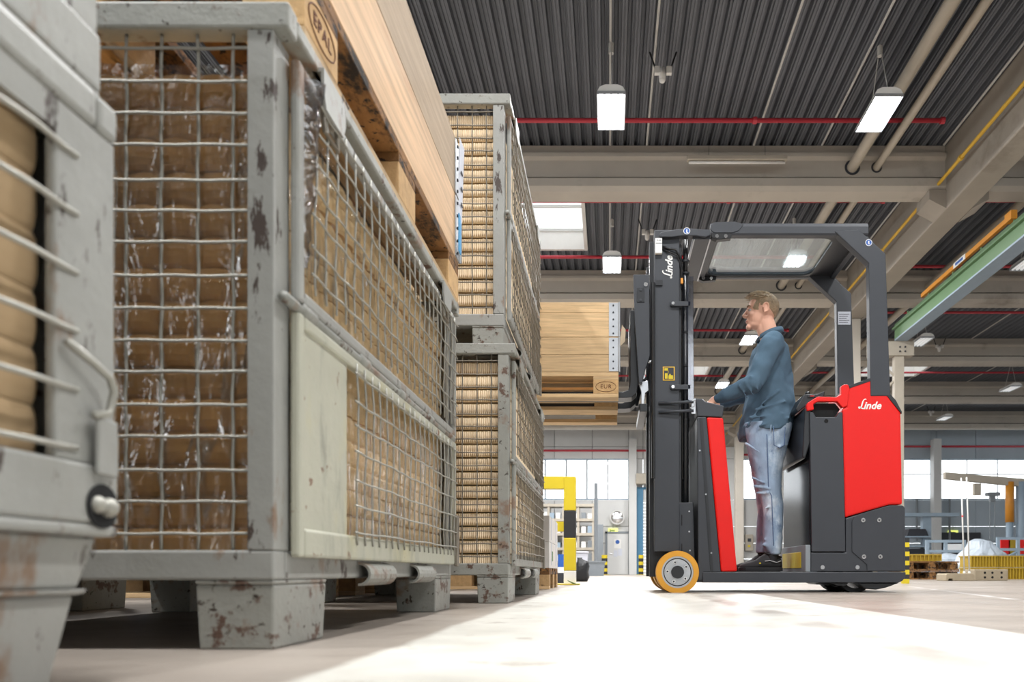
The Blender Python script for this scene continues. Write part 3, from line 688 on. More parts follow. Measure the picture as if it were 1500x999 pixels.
# ---- things in the distance on the right
def right_side():
    # cast blocks with rods
    d = 9.7
    def cblock(px0, px1, pyt, label, holes, dd=d):
        x0, x1 = xt(px0, dd), xt(px1, dd); h = zt(pyt, dd); t = thing('concrete_block', label, 'block', ((x0+x1)/2, dd+.15, 0)); wv = (x1-x0)/2
        if holes:
            MB().box((-wv, -.15, 0), (wv, .15, h)).build('body', M['blocks'], t, bevel=.012)
            for hx in (-.4, .05, .6):
                for hz in (.3, .7): MB().cyl((hx*wv, -.152, h*hz), (hx*wv, -.14, h*hz), .016, 12).build('hole', M['dark'], t)
        else:
            MB().prism([(-wv, 0), (-wv*.85, 0), (-wv*.8, h*.3), (-wv*.55, h*.3), (-wv*.5, 0), (wv, 0), (wv, h*.8), (wv*.9, h), (-wv*.9, h), (-wv, h*.85)], -.15, .15).build('body', M['blocks'], t, bevel=.008)
        return h
    h1 = cblock(1386, 1427.5, 840, 'low cast concrete foot block carrying the two white rods', False)
    cblock(1428, 1477, 834, 'cast concrete foot block with six round holes', True, 9.9)
    for pxb, pxt, pyt, pyb, lb in ((1412.5, 1408, 700, 832, 'left of the two tall white rods leaning in the concrete block, with a red band'), (1420, 1416, 699, 839, 'right of the two tall white rods leaning in the concrete block')):
        b = at(pxb, pyb, d+.1); b.z = h1+.001; a = at(pxt, pyt, d+.1); t = thing('white_rod', lb, 'rod', b)
        MB().tube([(0,0,0), a-b], .010, 8).build('shaft', M['conduit'], t, smooth=True)
        MB().ball((0, 0, .012), .018).build('joint', M['white'], t, smooth=True)
        if pxb < 1415: q = (a-b)*.6; MB().tube([q*.985, q*1.01], .0115, 8).build('band', M['red'], t)
    # wooden pallets
    for i, (px, d2, z, lb) in enumerate(((1366, 11.6, 0, 'dark pallet on the floor right of the truck, lower of two'), (1366, 11.6, .145, 'dark pallet right of the truck, upper of two'), (1480, 12.4, 0, 'dark pallet under the yellow crates at the right picture edge'))):
        p = small_pallet(lb); p.location = (xt(px, d2), d2+.4, z)
    # yellow crates
    spots = [(1351, 11.7, .292, 'yellow plastic crate on the dark pallets right of the truck'), (1442, 12.0, .0, 'yellow crate left of the row on the floor behind the concrete blocks'), (1482, 12.0, .0, 'yellow crate at the right picture edge, on the row'),
             (1442, 12.0, .24, 'upper yellow crate behind the two white rods'), (1482, 12.0, .24, 'upper yellow crate at the right picture edge')]
    for px, d2, z, lb in spots:
        wv = .44/2 if px > 1400 else .3
        z0 = z if px < 1400 else z*.82
        t = thing('yellow_crate', lb, 'crate', (xt(px, d2), d2+.2, z0), 0, 'yellow plastic crates'); h = .19 if px > 1400 else .11
        MB().box((-wv, -.2, 0), (wv, .2, .01)).box((-wv, -.18, .01), (wv, .18, h*.9)).build('core', M['yellow_crate'], t)
        MB().box((-wv-.01, -.21, h-.02), (wv+.01, .21, h)).build('rim', M['yellow_crate'], t)
        n = 9
        for q in range(n+1):
            x = -wv+2*wv*q/n; MB().box((x-.008, -.21, 0), (x+.008, -.18, h-.02)).build('rib', M['yellow_crate'], t)
    # sheeted heap on a trolley
    d2 = 14.0
    t = thing('sheeted_heap', 'heap wrapped in cloudy plastic sheet behind the yellow crates', 'heap', (xt(1437, d2), d2, 0)); z0 = zt(816, d2); z1 = zt(790, d2)
    mb = MB().loft([(0, 0, .0, .5, .4), (0, 0, z0*.6, .5, .4), (0, 0, z0+.06, .40, .35), (.0, 0, z0+.16, .28, .28), (-.02, 0, z1-.04, .2, .18), (-.04, 0, z1, .07, .06)], 30)
    mb.v = [(x+mnoise.noise(Vector((x*7, y*7, z*9)))*.05, y+mnoise.noise(Vector((x*7+9, y*7, z*9)))*.04, max(0, z+mnoise.noise(Vector((x*9+3, y*7, z*9)))*.03*(z > .05))) for x, y, z in mb.v]
    mb.build('sheet', M['tarp'], t, smooth=False)
    mb = MB().loft([(0, 0, 0, .36, .3), (0, 0, .12, .34, .3), (0, 0, .2, .2, .2), (0, 0, .24, .05, .05)], 20)
    tag(mb.build('sheeted_bundle', M['tarp']), 'flat plastic wrapped bundle on the yellow crate', 'bundle').location = (xt(1388, 14.5), 14.5, .25)
    MBt = MB().box((-.4, -.3, 0), (.4, .3, .249)); tag(MBt.build('low_platform', M['rack']), 'low grey platform under the flat wrapped bundle', 'platform').location = (xt(1388, 14.5), 14.5, 0)
    # rail trolleys
    def rails(px0, px1, pyt, d, label):
        x0, x1 = xt(px0, d), xt(px1, d); W = x1-x0; h = zt(pyt, d); t = thing('rail_trolley', label, 'trolley', (x0, d, 0))
        for x in (0, W/2, W): MB().box((x-.035, -.03, 0), (x+.035, .03, h)).build('upright', M['rack'], t)
        for z in (h-.06, h*.66, h*.35): MB().box((0, -.025, z), (W, .025, z+.06)).build('rail', M['rack'], t)
        for a in (0, W/2): MB().tube([(a, 0, h*.36), (a+W/2, 0, h*.66)], .025, 6).build('brace', M['rack'], t)
    rails(1358, 1412, 791, 17, 'pale blue rail frame left of the wrapped heap'); rails(1462, 1520, 787, 17.5, 'pale blue rail frame right of the wrapped heap')
    # red/yellow boxes in it
    for px, m, lb in ((1470, 'red', 'red box in the right rail frame'), (1481, 'yellow_crate', 'yellow box between the red ones in the rail frame'), (1496, 'red', 'red box at the right picture edge in the rail frame')):
        tag(MB().box((-.12, -.1, 0), (.12, .1, .36)).build('small_box', M[m], bevel=.01), lb, 'box').location = (xt(px, 18.3), 18.3, zt(812, 18.3))
    tag(MB().box((-.9, -.25, 0), (.9, .25, zt(812, 18.3)-.001)).build('work_bench', M['rack'], bevel=.01), 'low pale bench carrying the red and yellow boxes', 'bench').location = (xt(1487, 18.3), 18.3, 0)
    # jib crane
    d = 22; t = thing('jib_crane', 'beige jib crane with orange and grey columns before the right windows', 'crane', (xt(1479, d), d, 0)); o = Vector(t.location)
    zc = zt(706, d)
    MB().cyl((.35, 0, 0), (.35, 0, zc), .15, 14).build('column', M['rack'], t, smooth=True)
    MB().cyl((0, 0, zt(765, d)), (0, 0, zc), .12, 14).build('swivel_tube', M['orange_paint'], t, smooth=True)
    MB().cyl((0, 0, 0), (0, 0, zt(765, d)), .10, 14).build('lower_tube', M['rack'], t, smooth=True)
    a = at(1383, 692, d)-o; b = at(1383, 702, d)-o
    MB().prism([(a.x, a.z), (.5, zt(702, d)), (.5, zt(714, d)), (b.x, b.z)], -.08, .08).build('boom', M['pipe'], t, bevel=.01)
    MB().cbox((xt(1431, d)-o.x, 0, zt(717, d)), (.2, .12, .35)).build('rating_plate', M['pipe'], t)
    MB().cbox((xt(1454, d)-o.x, 0, zt(724, d)), (.36, .2, .1)).box((xt(1450, d)-o.x, -.05, zt(735, d)), (xt(1457, d)-o.x, .05, zt(724, d))).build('hoist', M['greypl'], t)
    for px in (1450, 1457): MB().cyl((xt(px, d)-o.x, 0, zt(790, d)), (xt(px, d)-o.x, 0, zt(735, d)), .012, 5).build('chain', M['greypl'], t)
    # cantilever rack
    d = 24; x0, x1 = xt(1300, d), xt(1401, d); t = thing('cantilever_rack', 'pale blue steel rack with a high beam right of the truck', 'rack', (x0, d, 0)); W = x1-x0
    MB().box((0, -.2, zt(757, d)), (W, .2, zt(752, d))).build('beam', M['rack'], t)
    for px in (1303, 1350, 1356): MB().box((xt(px, d)-x0, -.1, 0), (xt(px, d)-x0+.14, .1, zt(752, d))).build('upright', M['rack'], t)
    for py in (786, 800, 812, 824): MB().box((0, -.4, zt(py+2, d)), (xt(1356, d)-x0, .4, zt(py, d))).build('shelf', M['rack'], t)
    for px, py, hh, wv, lb in ((1341, 786, .24, .36, 'black case on the top shelf of the blue rack'), (1338, 812, .18, .4, 'black box on the third shelf of the blue rack'), (1342, 824, .15, .34, 'dark box on the lowest shelf of the blue rack')):
        tag(MB().prism([(-wv, 0), (wv, 0), (wv*.7, hh), (-wv*.8, hh)], -.2, .2).build('dark_case', M['ink'], bevel=.01), lb, 'case').location = (xt(px, d), d, zt(py, d)+.002)
    # hazard striped post behind the truck tail
    d = 7.5; t = thing('striped_post', 'narrow yellow and black striped post just right of the truck tail', 'post', (xt(1326, d), d, 0)); h = zt(788, d)
    for q in range(10): MB().box((-.035, -.02, h*q/10), (.035, .02, h*(q+1)/10)).build('stripe', M['yellow'] if q%2 == 0 else M['black'], t)
    # wire pipes on wall: vertical conduit
    for px, lb in ((1391, 'grey conduit dropping down the wall to the right exit sign'), (1343, 'grey conduit on the wall left of the window column')):
        p = at(px, 800, WALL_Y-.1); tag(MB().cyl((0,0,0), (0,0,2.0), .05, 8).build('cable_conduit', M['greypl']), lb, 'conduit').location = (p.x, p.y, 1.6)
def small_pallet(label, group='dark pallets behind the truck'):
    t = thing('wooden_pallet', label, 'pallet', (0,0,0), 0, group)
    for x in (-.35, 0, .35):
        for y in (-.33, 0, .33): MB().cbox((x, y, .06), (.12, .1, .08)).build('block', M['wood_dark'], t)
    for y in (-.33, 0, .33):
        MB().cbox((0, y, .01), (1.0 if 0 else .86, .1, .02)).build('bottom_board', M['wood_dark'], t)
    for x in (-.35, 0, .35): MB().cbox((x, 0, .11), (.1, .78, .02)).build('stringer_board', M['wood_dark'], t)
    for k in range(5): MB().cbox((0, -.34+.17*k, .1325), (.86, .1, .02)).build('deck_board', M['wood_dark'], t)
    return t
right_side()
# ------------------------------------------------------------------ mesh box pallets, their loads, wooden pallets and collars
WIRE = {}
def wire_me(length, r, m, amp=.0022, ph=0):
    """one crimped wire along local z"""
    k = (round(length, 3), r, m.name, ph, amp)
    if k in WIRE: return WIRE[k]
    n = max(6, int(length/.018)); pts = [(amp*math.sin(i*.018/.05*math.pi+ph), amp*.8*math.sin(i*.37+ph*2), length*i/n) for i in range(n+1)]
    WIRE[k] = MB().tube(pts, r, 5).mesh('wire', m, True); return WIRE[k]
def wire_field(parent, plane, a0, a1, z0, z1, fixed, r=.0026, pa=.054, pz=.05, m=None, ends=.0, jit=.003, azoff=0, amp=.0022):
    """crossing wires in plane 'y' (a is x) or 'x' (a is y)"""
    m = m or M['wire']; rnd = random.Random(int(abs(a0*977+z0*331+fixed*77))+3)
    n = max(1, round((a1-a0)/pa)); nz = max(1, round((z1-z0)/pz))
    for i in range(n):
        a = a0+(a1-a0)*(i+.5)/n+rnd.uniform(-jit, jit)
        me = wire_me(z1-z0, r, m, amp, ph=rnd.choice((0, math.pi)))
        o = obj('wire', me, parent); o.rotation_euler = (0, 0, 0 if plane == 'y' else math.pi/2)
        o.location = (a, fixed, z0) if plane == 'y' else (fixed, a, z0)
        o.rotation_euler.y = 0
    for j in range(nz):
        z = z0+(z1-z0)*(j+.5)/nz+rnd.uniform(-jit, jit)
        me = wire_me(a1-a0, r, m, amp*.7, ph=rnd.choice((0, math.pi)))
        o = obj('wire', me, parent)
        if plane == 'y': o.rotation_euler = (0, math.pi/2, 0); o.location = (a0, fixed-.005, z)
        else: o.rotation_euler = (-math.pi/2, 0, 0); o.location = (fixed+.005, a0, z)
        tilt = rnd.uniform(-.004, .004)
        if plane == 'y': o.rotation_euler.y += tilt
        else: o.rotation_euler.x += tilt
def bar(parent, name, m, a, b, bevel=.003): return MB().box(a, b).build(name, m, parent, bevel=bevel)

def mesh_box(label, loc, W=.835, L=1.24, H=.97, foot=.105, rim=.045, top=.04, plate=0., group=None, paint='paint', wm=None, split=True, rz=0, far_detail=True, foot_in=0.):
    """steel mesh box pallet; +x carries the two flap doors, -y is the plain mesh end"""
    t = thing('mesh_box_pallet', label, 'box pallet', loc, rz, group); P = M[paint]; w2, l2 = W/2, L/2; zb = foot+rim; zt_ = H-top
    for sx in (-1, 1):
        for sy in (-1, 1):
            fx, fy = sx*(w2-.06-foot_in), sy*(l2-.105-foot_in)
            m = MB().frustum((fx, fy), (.112, .194), (.118, .204), 0, foot*.93).frustum((fx, fy), (.118, .205), (.12, .21), foot*.93, foot)
            m.build('foot', M['paint_worn'], t, bevel=.006)
    # base frame
    m = MB(); m.box((-w2, -l2, foot), (w2, -l2+.04, zb)).box((-w2, l2-.04, foot), (w2, l2, zb)).box((-w2, -l2+.04, foot), (-w2+.04, l2-.04, zb)).box((w2-.04, -l2+.04, foot), (w2, l2-.04, zb))
    m.build('base_frame', P, t, bevel=.004)
    bar(t, 'floor_sheet', M['paint_worn'], (-w2+.04, -l2+.04, foot+.012), (w2-.04, l2-.04, foot+.024), 0)
    # fork guides: rolled sleeves under the long side
    for y in (-.16, .22):
        n = 9; pts = [(w2-.012-.028*math.sin(math.pi*k/(n-1))*-1-.0, y, foot+.018+.022*math.cos(math.pi*k/(n-1))) for k in range(n)]
        m = MB(); vs = []
        for k in range(n):
            a = math.pi*k/(n-1); x = w2+.026*math.sin(a); z = foot+.008+.024*math.cos(a)
            x2 = w2+.021*math.sin(a); z2 = foot+.008+.019*math.cos(a)
            vs += [(x, y-.09, z), (x, y+.09, z), (x2, y+.09, z2), (x2, y-.09, z2)]
        fs = []
        for k in range(n-1):
            for q in range(4): fs.append((k*4+q, k*4+(q+1)%4, k*4+4+(q+1)%4, k*4+4+q))
        fs += [(0, 3, 2, 1), ((n-1)*4, (n-1)*4+1, (n-1)*4+2, (n-1)*4+3)]
        m.add(vs, fs).build('fork_guide', M['paint_worn'], t, smooth=False)
    for sx in (-1, 1):
        for sy in (-1, 1):
            x, y = sx*w2, sy*l2
            MB().prism([(x, y), (x-sx*.04, y), (x-sx*.04, y-sy*.008), (x-sx*.008, y-sy*.008), (x-sx*.008, y-sy*.055), (x, y-sy*.055)], zb, zt_, 'z').build('corner_post', P, t, bevel=.002)
    m = MB(); e = .024
    m.box((-w2-e, -l2-.004, zt_), (w2+e, -l2+.03, H)).box((-w2-e, l2-.03, zt_), (w2+e, l2+.004, H)).box((-w2-e, -l2+.03, zt_+.01), (-w2+.01, l2-.03, H)).box((w2-.01, -l2+.03, zt_+.012), (w2+e, l2-.03, H-.004))
    m.build('top_rim', M['paint_worn'], t, bevel=.004)
    wire_field(t, 'y', -w2+.04, w2-.04, zb, zt_, -l2+.012, m=wm, amp=.0009, r=.0024, jit=.0015)
    if far_detail:   # the two sides that face away: same mesh, welded
        mw = MB(); r = .0026
        for i in range(15): x = -w2+.06+(W-.12)*i/14; mw.tube([(x, l2-.012, zb), (x, l2-.012, zt_)], r, 4)
        for i in range(15): z = zb+.02+(zt_-zb-.04)*i/14; mw.tube([(-w2+.04, l2-.016, z), (w2-.04, l2-.016, z)], r, 4)
        for i in range(22): y = -l2+.08+(L-.16)*i/21; mw.tube([(-w2+.01, y, zb), (-w2+.01, y, zt_)], r, 4)
        for i in range(15): z = zb+.02+(zt_-zb-.04)*i/14; mw.tube([(-w2+.014, -l2+.05, z), (-w2+.014, l2-.05, z)], r, 4)
        mw.build('rear_mesh', wm or M['wire'], t, kind='stuff')
    # doors
    zm = zb+(zt_-zb)*.485
    doors = [(foot+.035, zm-.004, plate), (zm+.012, zt_-.012, 0)] if split else [(foot+.03, zt_-.005, 0)]
    for di, (z0, z1, pl) in enumerate(doors):
        y0, y1 = -l2+.045, l2-.02; x = w2+.004
        fr = MB(); fw = .022
        # rounded angle frame
        fr.prism([(y0, z0+.02), (y0+.02, z0), (y1-.02, z0), (y1, z0+.02), (y1, z1-.02), (y1-.02, z1), (y0+.02, z1), (y0, z1-.02), (y0, z0+.0201),
                  (y0+fw, z0+.03), (y0+fw, z1-.03), (y0+.03, z1-fw), (y1-.03, z1-fw), (y1-fw, z1-.03), (y1-fw, z0+.03), (y1-.03, z0+fw), (y0+.03, z0+fw), (y0+fw, z0+.0301)], x, x+.014, 'x')
        d = MB()
        d.box((x, y0, z0), (x+.016, y0+fw, z1)).box((x, y1-fw, z0), (x+.016, y1, z1)).box((x, y0+fw, z0), (x+.016, y1-fw, z0+fw*(2.1 if di == 0 else 1))).box((x, y0+fw, z1-fw), (x+.016, y1-fw, z1))
        door = d.build('flap_door', M['paint2'] if di == 0 and pl else P, t, bevel=.005)
        ya = y0+fw
        if pl:
            bar(door, 'sheet', M['paint2'], (x+.002, ya, z0+fw*2), (x+.010, ya+pl, z1-fw), 0); ya += pl
        # wires reach over the frame, as welded on
        ws = .02
        wire_field(door, 'x', ya+.01, y1-fw*.6, z0+fw*1.3, z1-ws*.5, x+.018, m=wm, pa=.047, pz=.052, r=.0021)
    if split:
        m = MB().tube([(w2+.012, -l2+.005, zm+.004), (w2+.012, l2-.03, zm+.004)], .0085, 8)
        m.build('hinge_bar', M['paint_worn'], t, smooth=True)
        for k in range(5):
            y = -l2+.06+(L-.16)*k/4; MB().tube([(w2+.012, y, zm+.004), (w2+.012, y+.05, zm+.004)], .0125, 8).build('hinge_knuckle', M['paint_worn'], t, smooth=True)
        # catches at the top of the upper door
        for y in (-l2+.16, l2-.2):
            MB().prism([(y-.05, zt_+.012), (y+.05, zt_+.012), (y+.05, zt_-.02), (y+.04, zt_-.045), (y-.04, zt_-.045), (y-.05, zt_-.02)], w2+.028, w2+.033, 'x').box((w2+.012, y-.05, zt_+.012), (w2+.033, y+.05, zt_+.018)).build('door_catch', P, t)
            MB().tube([(w2+.022, y-.03, zt_-.03), (w2+.026, y-.03, zt_-.075), (w2+.026, y+.03, zt_-.075), (w2+.022, y+.03, zt_-.03)], .004, 6).build('catch_hook', M['wire_dark'], t)
        for z in (foot+.05,):
            MB().box((w2+.018, l2-.05, z-.02), (w2+.03, l2-.02, z+.14)).build('side_latch', M['wire_dark'], t, bevel=.003)
    return t

def bump_layer(W, L, h, m, pf=.054, ps=.045, rf=.010, rs=.008, vr=.012, side=None):
    """one layer of small cartons: bulging outline on the -y and +x faces"""
    w2, l2 = W/2, L/2; pts = []
    nf = int(W/pf); ns = int(L/ps); k = 6
    for i in range(nf*k): a = i/(nf*k); pts.append((-w2+W*a, -l2+rf*(1-abs(math.sin(math.pi*a*nf))**.6), 'f'))
    for i in range(ns*k): a = i/(ns*k); pts.append((w2-rs*(1-abs(math.sin(math.pi*a*ns))**.6), -l2+L*a, 's'))
    pts += [(w2, l2, 'b'), (-w2, l2, 'b')]
    n = len(pts); vs = []; prof = [(0, 1.), (.12, .35), (.3, 0), (.7, 0), (.88, .35), (1, 1.)]
    for z, q in prof:
        for (x, y, s) in pts:
            ix = vr*q*(1. if s != 's' else .55)
            vs.append((x-(ix if x > 0 and s != 'f' else 0), y+(ix if s == 'f' else 0), z*h))
    fs = []
    for j in range(len(prof)-1):
        for i in range(n): fs.append((j*n+i, j*n+(i+1)%n, (j+1)*n+(i+1)%n, (j+1)*n+i))
    fs += [tuple(range(n)), tuple((len(prof)-1)*n+i for i in range(n))]
    mb = MB(); mb.add(vs, fs); me = mb.mesh('carton_layer', m, False)
    if side:  # +x faces get a paler copy of the cardboard in place of side light
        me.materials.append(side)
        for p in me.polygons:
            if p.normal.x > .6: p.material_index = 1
    return me
def fluted_layer(W, L, h, m):
    """one layer of corrugated pads standing on edge: pointed flutes on the -y and +x faces"""
    w2, l2 = W/2, L/2; mb = MB().box((-w2, -l2, h*.05), (w2, l2, h*.95)); p = .0078; rnd = random.Random(5)
    for i in range(int(W/p)):
        x = -w2+p*(i+.5); y = -l2; lo = h*(.02+.10*rnd.random()); hi = h*(.97-.1*rnd.random())
        mb.add([(x-p*.42, y, h*.36), (x, y-.004, lo+h*.1), (x+p*.42, y, h*.36), (x+p*.42, y, hi), (x, y-.004, hi), (x-p*.42, y, hi), (x, y-.001, lo)], [(0,1,4,5), (1,2,3,4), (0,6,1), (1,6,2)])
    for i in range(int(L/.012)):
        y = -l2+.012*(i+.5); x = w2; p2 = .012
        mb.add([(x, y-p2*.40, h*.22), (x+.005, y, h*.1), (x, y+p2*.40, h*.22), (x, y+p2*.40, h*.9), (x+.005, y, h*.97), (x, y-p2*.40, h*.9)], [(0,1,4,5), (1,2,3,4)])
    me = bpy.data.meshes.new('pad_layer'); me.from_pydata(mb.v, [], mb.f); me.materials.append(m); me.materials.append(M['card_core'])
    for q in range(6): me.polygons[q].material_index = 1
    me.update(); return me
def load(label, loc, n, h, me, name='carton_layer', group=None, jit=.004, cat='cartons'):
    t = thing('carton_stack', label, cat, loc, 0, group); rnd = random.Random(n)
    for k in range(n):
        o = obj(name, me, t, (rnd.uniform(-jit, jit), rnd.uniform(-jit, jit), k*h)); o.rotation_euler.z = rnd.uniform(-.002, .002)
    return t
def film(label, loc, W, L, Hh, amp=.004):
    """crinkled stretch film round the -y and +x faces of a load"""
    t = thing('stretch_film', label, 'film', loc); rnd = mnoise.noise
    def sheet(name, m, fn, na, nz, a0, a1):
        vs = []; fs = []
        for j in range(nz+1):
            for i in range(na+1):
                a = a0+(a1-a0)*i/na; z = Hh*j/nz
                p = Vector((a*9, z*6+a*3, loc[0]*5)); p2 = Vector(((a+z*.55)*26, (z-a*.4)*7, loc[0]*5)); q = abs(rnd(p))*amp*1.6+abs(rnd(p2))*amp*1.2
                vs.append(fn(a, q, z))
        for j in range(nz):
            for i in range(na): k = j*(na+1)+i; fs.append((k, k+1, k+na+2, k+na+1))
        MB().add(vs, fs).build(name, m, t, smooth=True)
    sheet('front_sheet', M['wrap'], lambda a, q, z: (a, -L/2-.004-q, z), 60, 70, -W/2, W/2+.004)
    sheet('side_sheet', M['wrap_v'], lambda a, q, z: (W/2+.004+q*.7, a, z), 70, 60, -L/2-.004, L/2)
    return t

def block_stamp(parent, word, loc, rz, sz=.033):
    """oval ring and burnt lettering on the face of a pallet block"""
    o = MB(); n = 32; a, b = sz*1.75, sz*.88
    pts = [(a*math.cos(2*math.pi*k/n), b*math.sin(2*math.pi*k/n), 0) for k in range(n)]
    o.tube(pts, .0013, 5, closed=True); ring = o.build('stamp_ring', M['stamp'], parent); ring.location = loc; ring.rotation_euler = (math.pi/2, 0, rz)
    tx = obj('stamp_lettering', text_mesh(word, sz*.98, .0008, 0, .0, M['stamp'], 1.18), parent, loc); tx.rotation_euler = (math.pi/2, 0, rz)
def euro_pallet(label, loc, rz=0, group=None, face='wood', under='wood_dark', word=None, stamp=None):
    """1200 (local y) x 800 (local x)"""
    t = thing('wooden_pallet', label, 'pallet', loc, rz, group)
    ys = (-.5275, 0, .5275)
    for x, w_ in ((-.35, .1), (0, .145), (.35, .1)):
        MB().box((x-w_/2, -.6, 0), (x+w_/2, .6, .022)).build('bottom_board', M[face], t, bevel=.002)
        for y in ys:
            b = MB().box((x-w_/2, y-.0725, .022), (x+w_/2, y+.0725, .1)).build('block', M['block'], t, bevel=.002)
            if stamp and abs(x-stamp[0]) < .01 and abs(y-stamp[1]) < .01:
                block_stamp(b, word, (x+w_/2*(1 if x > 0 else -1)+(.0006 if x > 0 else -.0006), y, .061), math.pi/2 if x > 0 else -math.pi/2)
    for y in ys: MB().box((-.4, y-.0725, .1), (.4, y+.0725, .122)).build('stringer_board', M[under], t, bevel=.002)
    for x, w_ in ((-.3275, .145), (-.1885, .1), (0, .145), (.1885, .1), (.3275, .145)):
        MB().box((x-w_/2, -.6, .122), (x+w_/2, .6, .144)).build('deck_board', M[under], t, bevel=.002)
    return t
def collar(label, loc, rz, boards, m, group=None, hinge_y=(-.6, .6), th=.02):
    """hinged pallet collar, 1200 (local y) x 800; boards: heights of the planks"""
    t = thing('pallet_collar', label, 'collar', loc, rz, group); z = 0
    for i, h in enumerate(boards):
        for sx in (-1, 1): MB().box((sx*.4-(th if sx > 0 else 0), -.6, z+.0008), (sx*.4+(th if sx < 0 else 0), .6, z+h-.0008)).build('plank', M[m[i % len(m)]], t, bevel=.0012)
        for sy in (-1, 1): MB().box((-.4+th, sy*.6-(th if sy > 0 else 0), z+.0008), (.4-th, sy*.6+(th if sy < 0 else 0), z+h-.0008)).build('plank', M[m[i % len(m)]], t, bevel=.0012)
        z += h
    for sx in (-1, 1):
        for sy in (-1, 1):
            x, y = sx*.4, sy*.6
            hg = MB().box((x, y-sy*.055, .004), (x+sx*.003, y, z-.004)).box((x-sx*.055, y, .004), (x, y+sy*.003, z-.004)).build('corner_hinge', M['zinc'], t)
            MB().cyl((x+sx*.004, y+sy*.004, .002), (x+sx*.004, y+sy*.004, z-.002), .006, 8).build('pin', M['zinc'], hg)
            m2 = MB()
            for q in range(5):
                zz = z*(q+.5)/5; m2.cyl((x, y-sy*.03, zz), (x+sx*.006, y-sy*.03, zz), .005, 8)
            m2.build('rivet', M['ink'], hg)
    return t

# ---- stack A: the near box with its load, pallet and collars
XA = -.502; YA = F*.97/949
cA = (XA-.835/2, YA+.62, 0)
A = mesh_box('large grey mesh box pallet in the foreground whose lower flap has a solid sheet panel', cA, plate=.20)
load('brown cartons packed in film in the large foreground mesh box', (cA[0], cA[1], .135), 15, .0502, bump_layer(.785, 1.19, .0496, M['card'], side=M['card_side_lit']))
film('glossy stretch film round the brown cartons in the foreground box', (cA[0], cA[1], .135), .785, 1.19, .755)
# wrinkled film hanging out between post and flap
def film_tail():
    t = thing('film_tail', 'crumpled end of clear film bulging out beside the corner post of the foreground box', 'film', (XA+.006, YA+.07, .60)); vs = []; fs = []; na, nz = 8, 26
    for j in range(nz+1):
        for i in range(na+1):
            a = i/na; z = .30*j/nz; q = abs(mnoise.noise(Vector((a*3, z*22, 1.7))))
            vs.append((.004+.03*math.sin(math.pi*a)*(.3+.7*j/nz)+q*.012, -.012+.035*a*(.4+.6*j/nz)+q*.006, z))
    for j in range(nz):
        for i in range(na): k = j*(na+1)+i; fs.append((k, k+1, k+na+2, k+na+1))
    MB().add(vs, fs).build('film_sheet', M['film_end'], t, smooth=True)
film_tail()
cP = (-.487-.4, YA+.075+.6)
euro_pallet('stained wooden pallet with oval stamped corner block on top of the foreground mesh box', (cP[0], cP[1], .970), 0, face='wood_dirty', word='EPAL', stamp=(.35, -.5275))
collar('lower pallet collar of fresh orange pine on the foreground pallet', (cP[0], cP[1], 1.1145), 0, [.2], ['wood_fresh'])
collar('upper weathered grey pallet collar on the foreground pallet', (cP[0], cP[1], 1.3150), 0, [.178], ['wood_grey'])
def film_strip():
    t = thing('label_strip', 'grey and blue strip of film stuck to the far corner of the foreground collars', 'label', (-.487+.012, YA+.055+1.16, 1.13))
    MB().add([(0, 0, .10), (.004, .036, .10), (.012, .036, .34), (.004, 0, .36), (.006, .03, .22)], [(0, 1, 4), (1, 2, 4), (2, 3, 4), (3, 0, 4)]).build('grey_strip', M['paper'], t)
    MB().box((.0, .0, 0), (.003, .034, .12)).build('blue_strip', M['blueink'], t)
    for k in range(3): MB().box((.006, .01, .15+.05*k), (.0085, .032, .157+.05*k)).build('print', M['ink'], t)
film_strip()

# ---- stack B: two boxes of corrugated pads
d3 = 2.735; gB = 'two mesh boxes of pale pads stacked behind the foreground box'
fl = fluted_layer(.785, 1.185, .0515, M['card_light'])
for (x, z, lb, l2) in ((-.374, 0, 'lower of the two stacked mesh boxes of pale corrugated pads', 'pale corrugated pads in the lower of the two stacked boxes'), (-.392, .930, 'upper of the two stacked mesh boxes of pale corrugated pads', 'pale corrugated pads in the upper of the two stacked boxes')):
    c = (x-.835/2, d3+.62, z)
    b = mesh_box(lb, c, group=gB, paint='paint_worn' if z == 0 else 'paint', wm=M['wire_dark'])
    load(l2, (c[0], c[1], z+.135), 15, .0515, fl, 'pad_layer', 'corrugated pads in the stacked boxes', .001, 'cardboard pads')

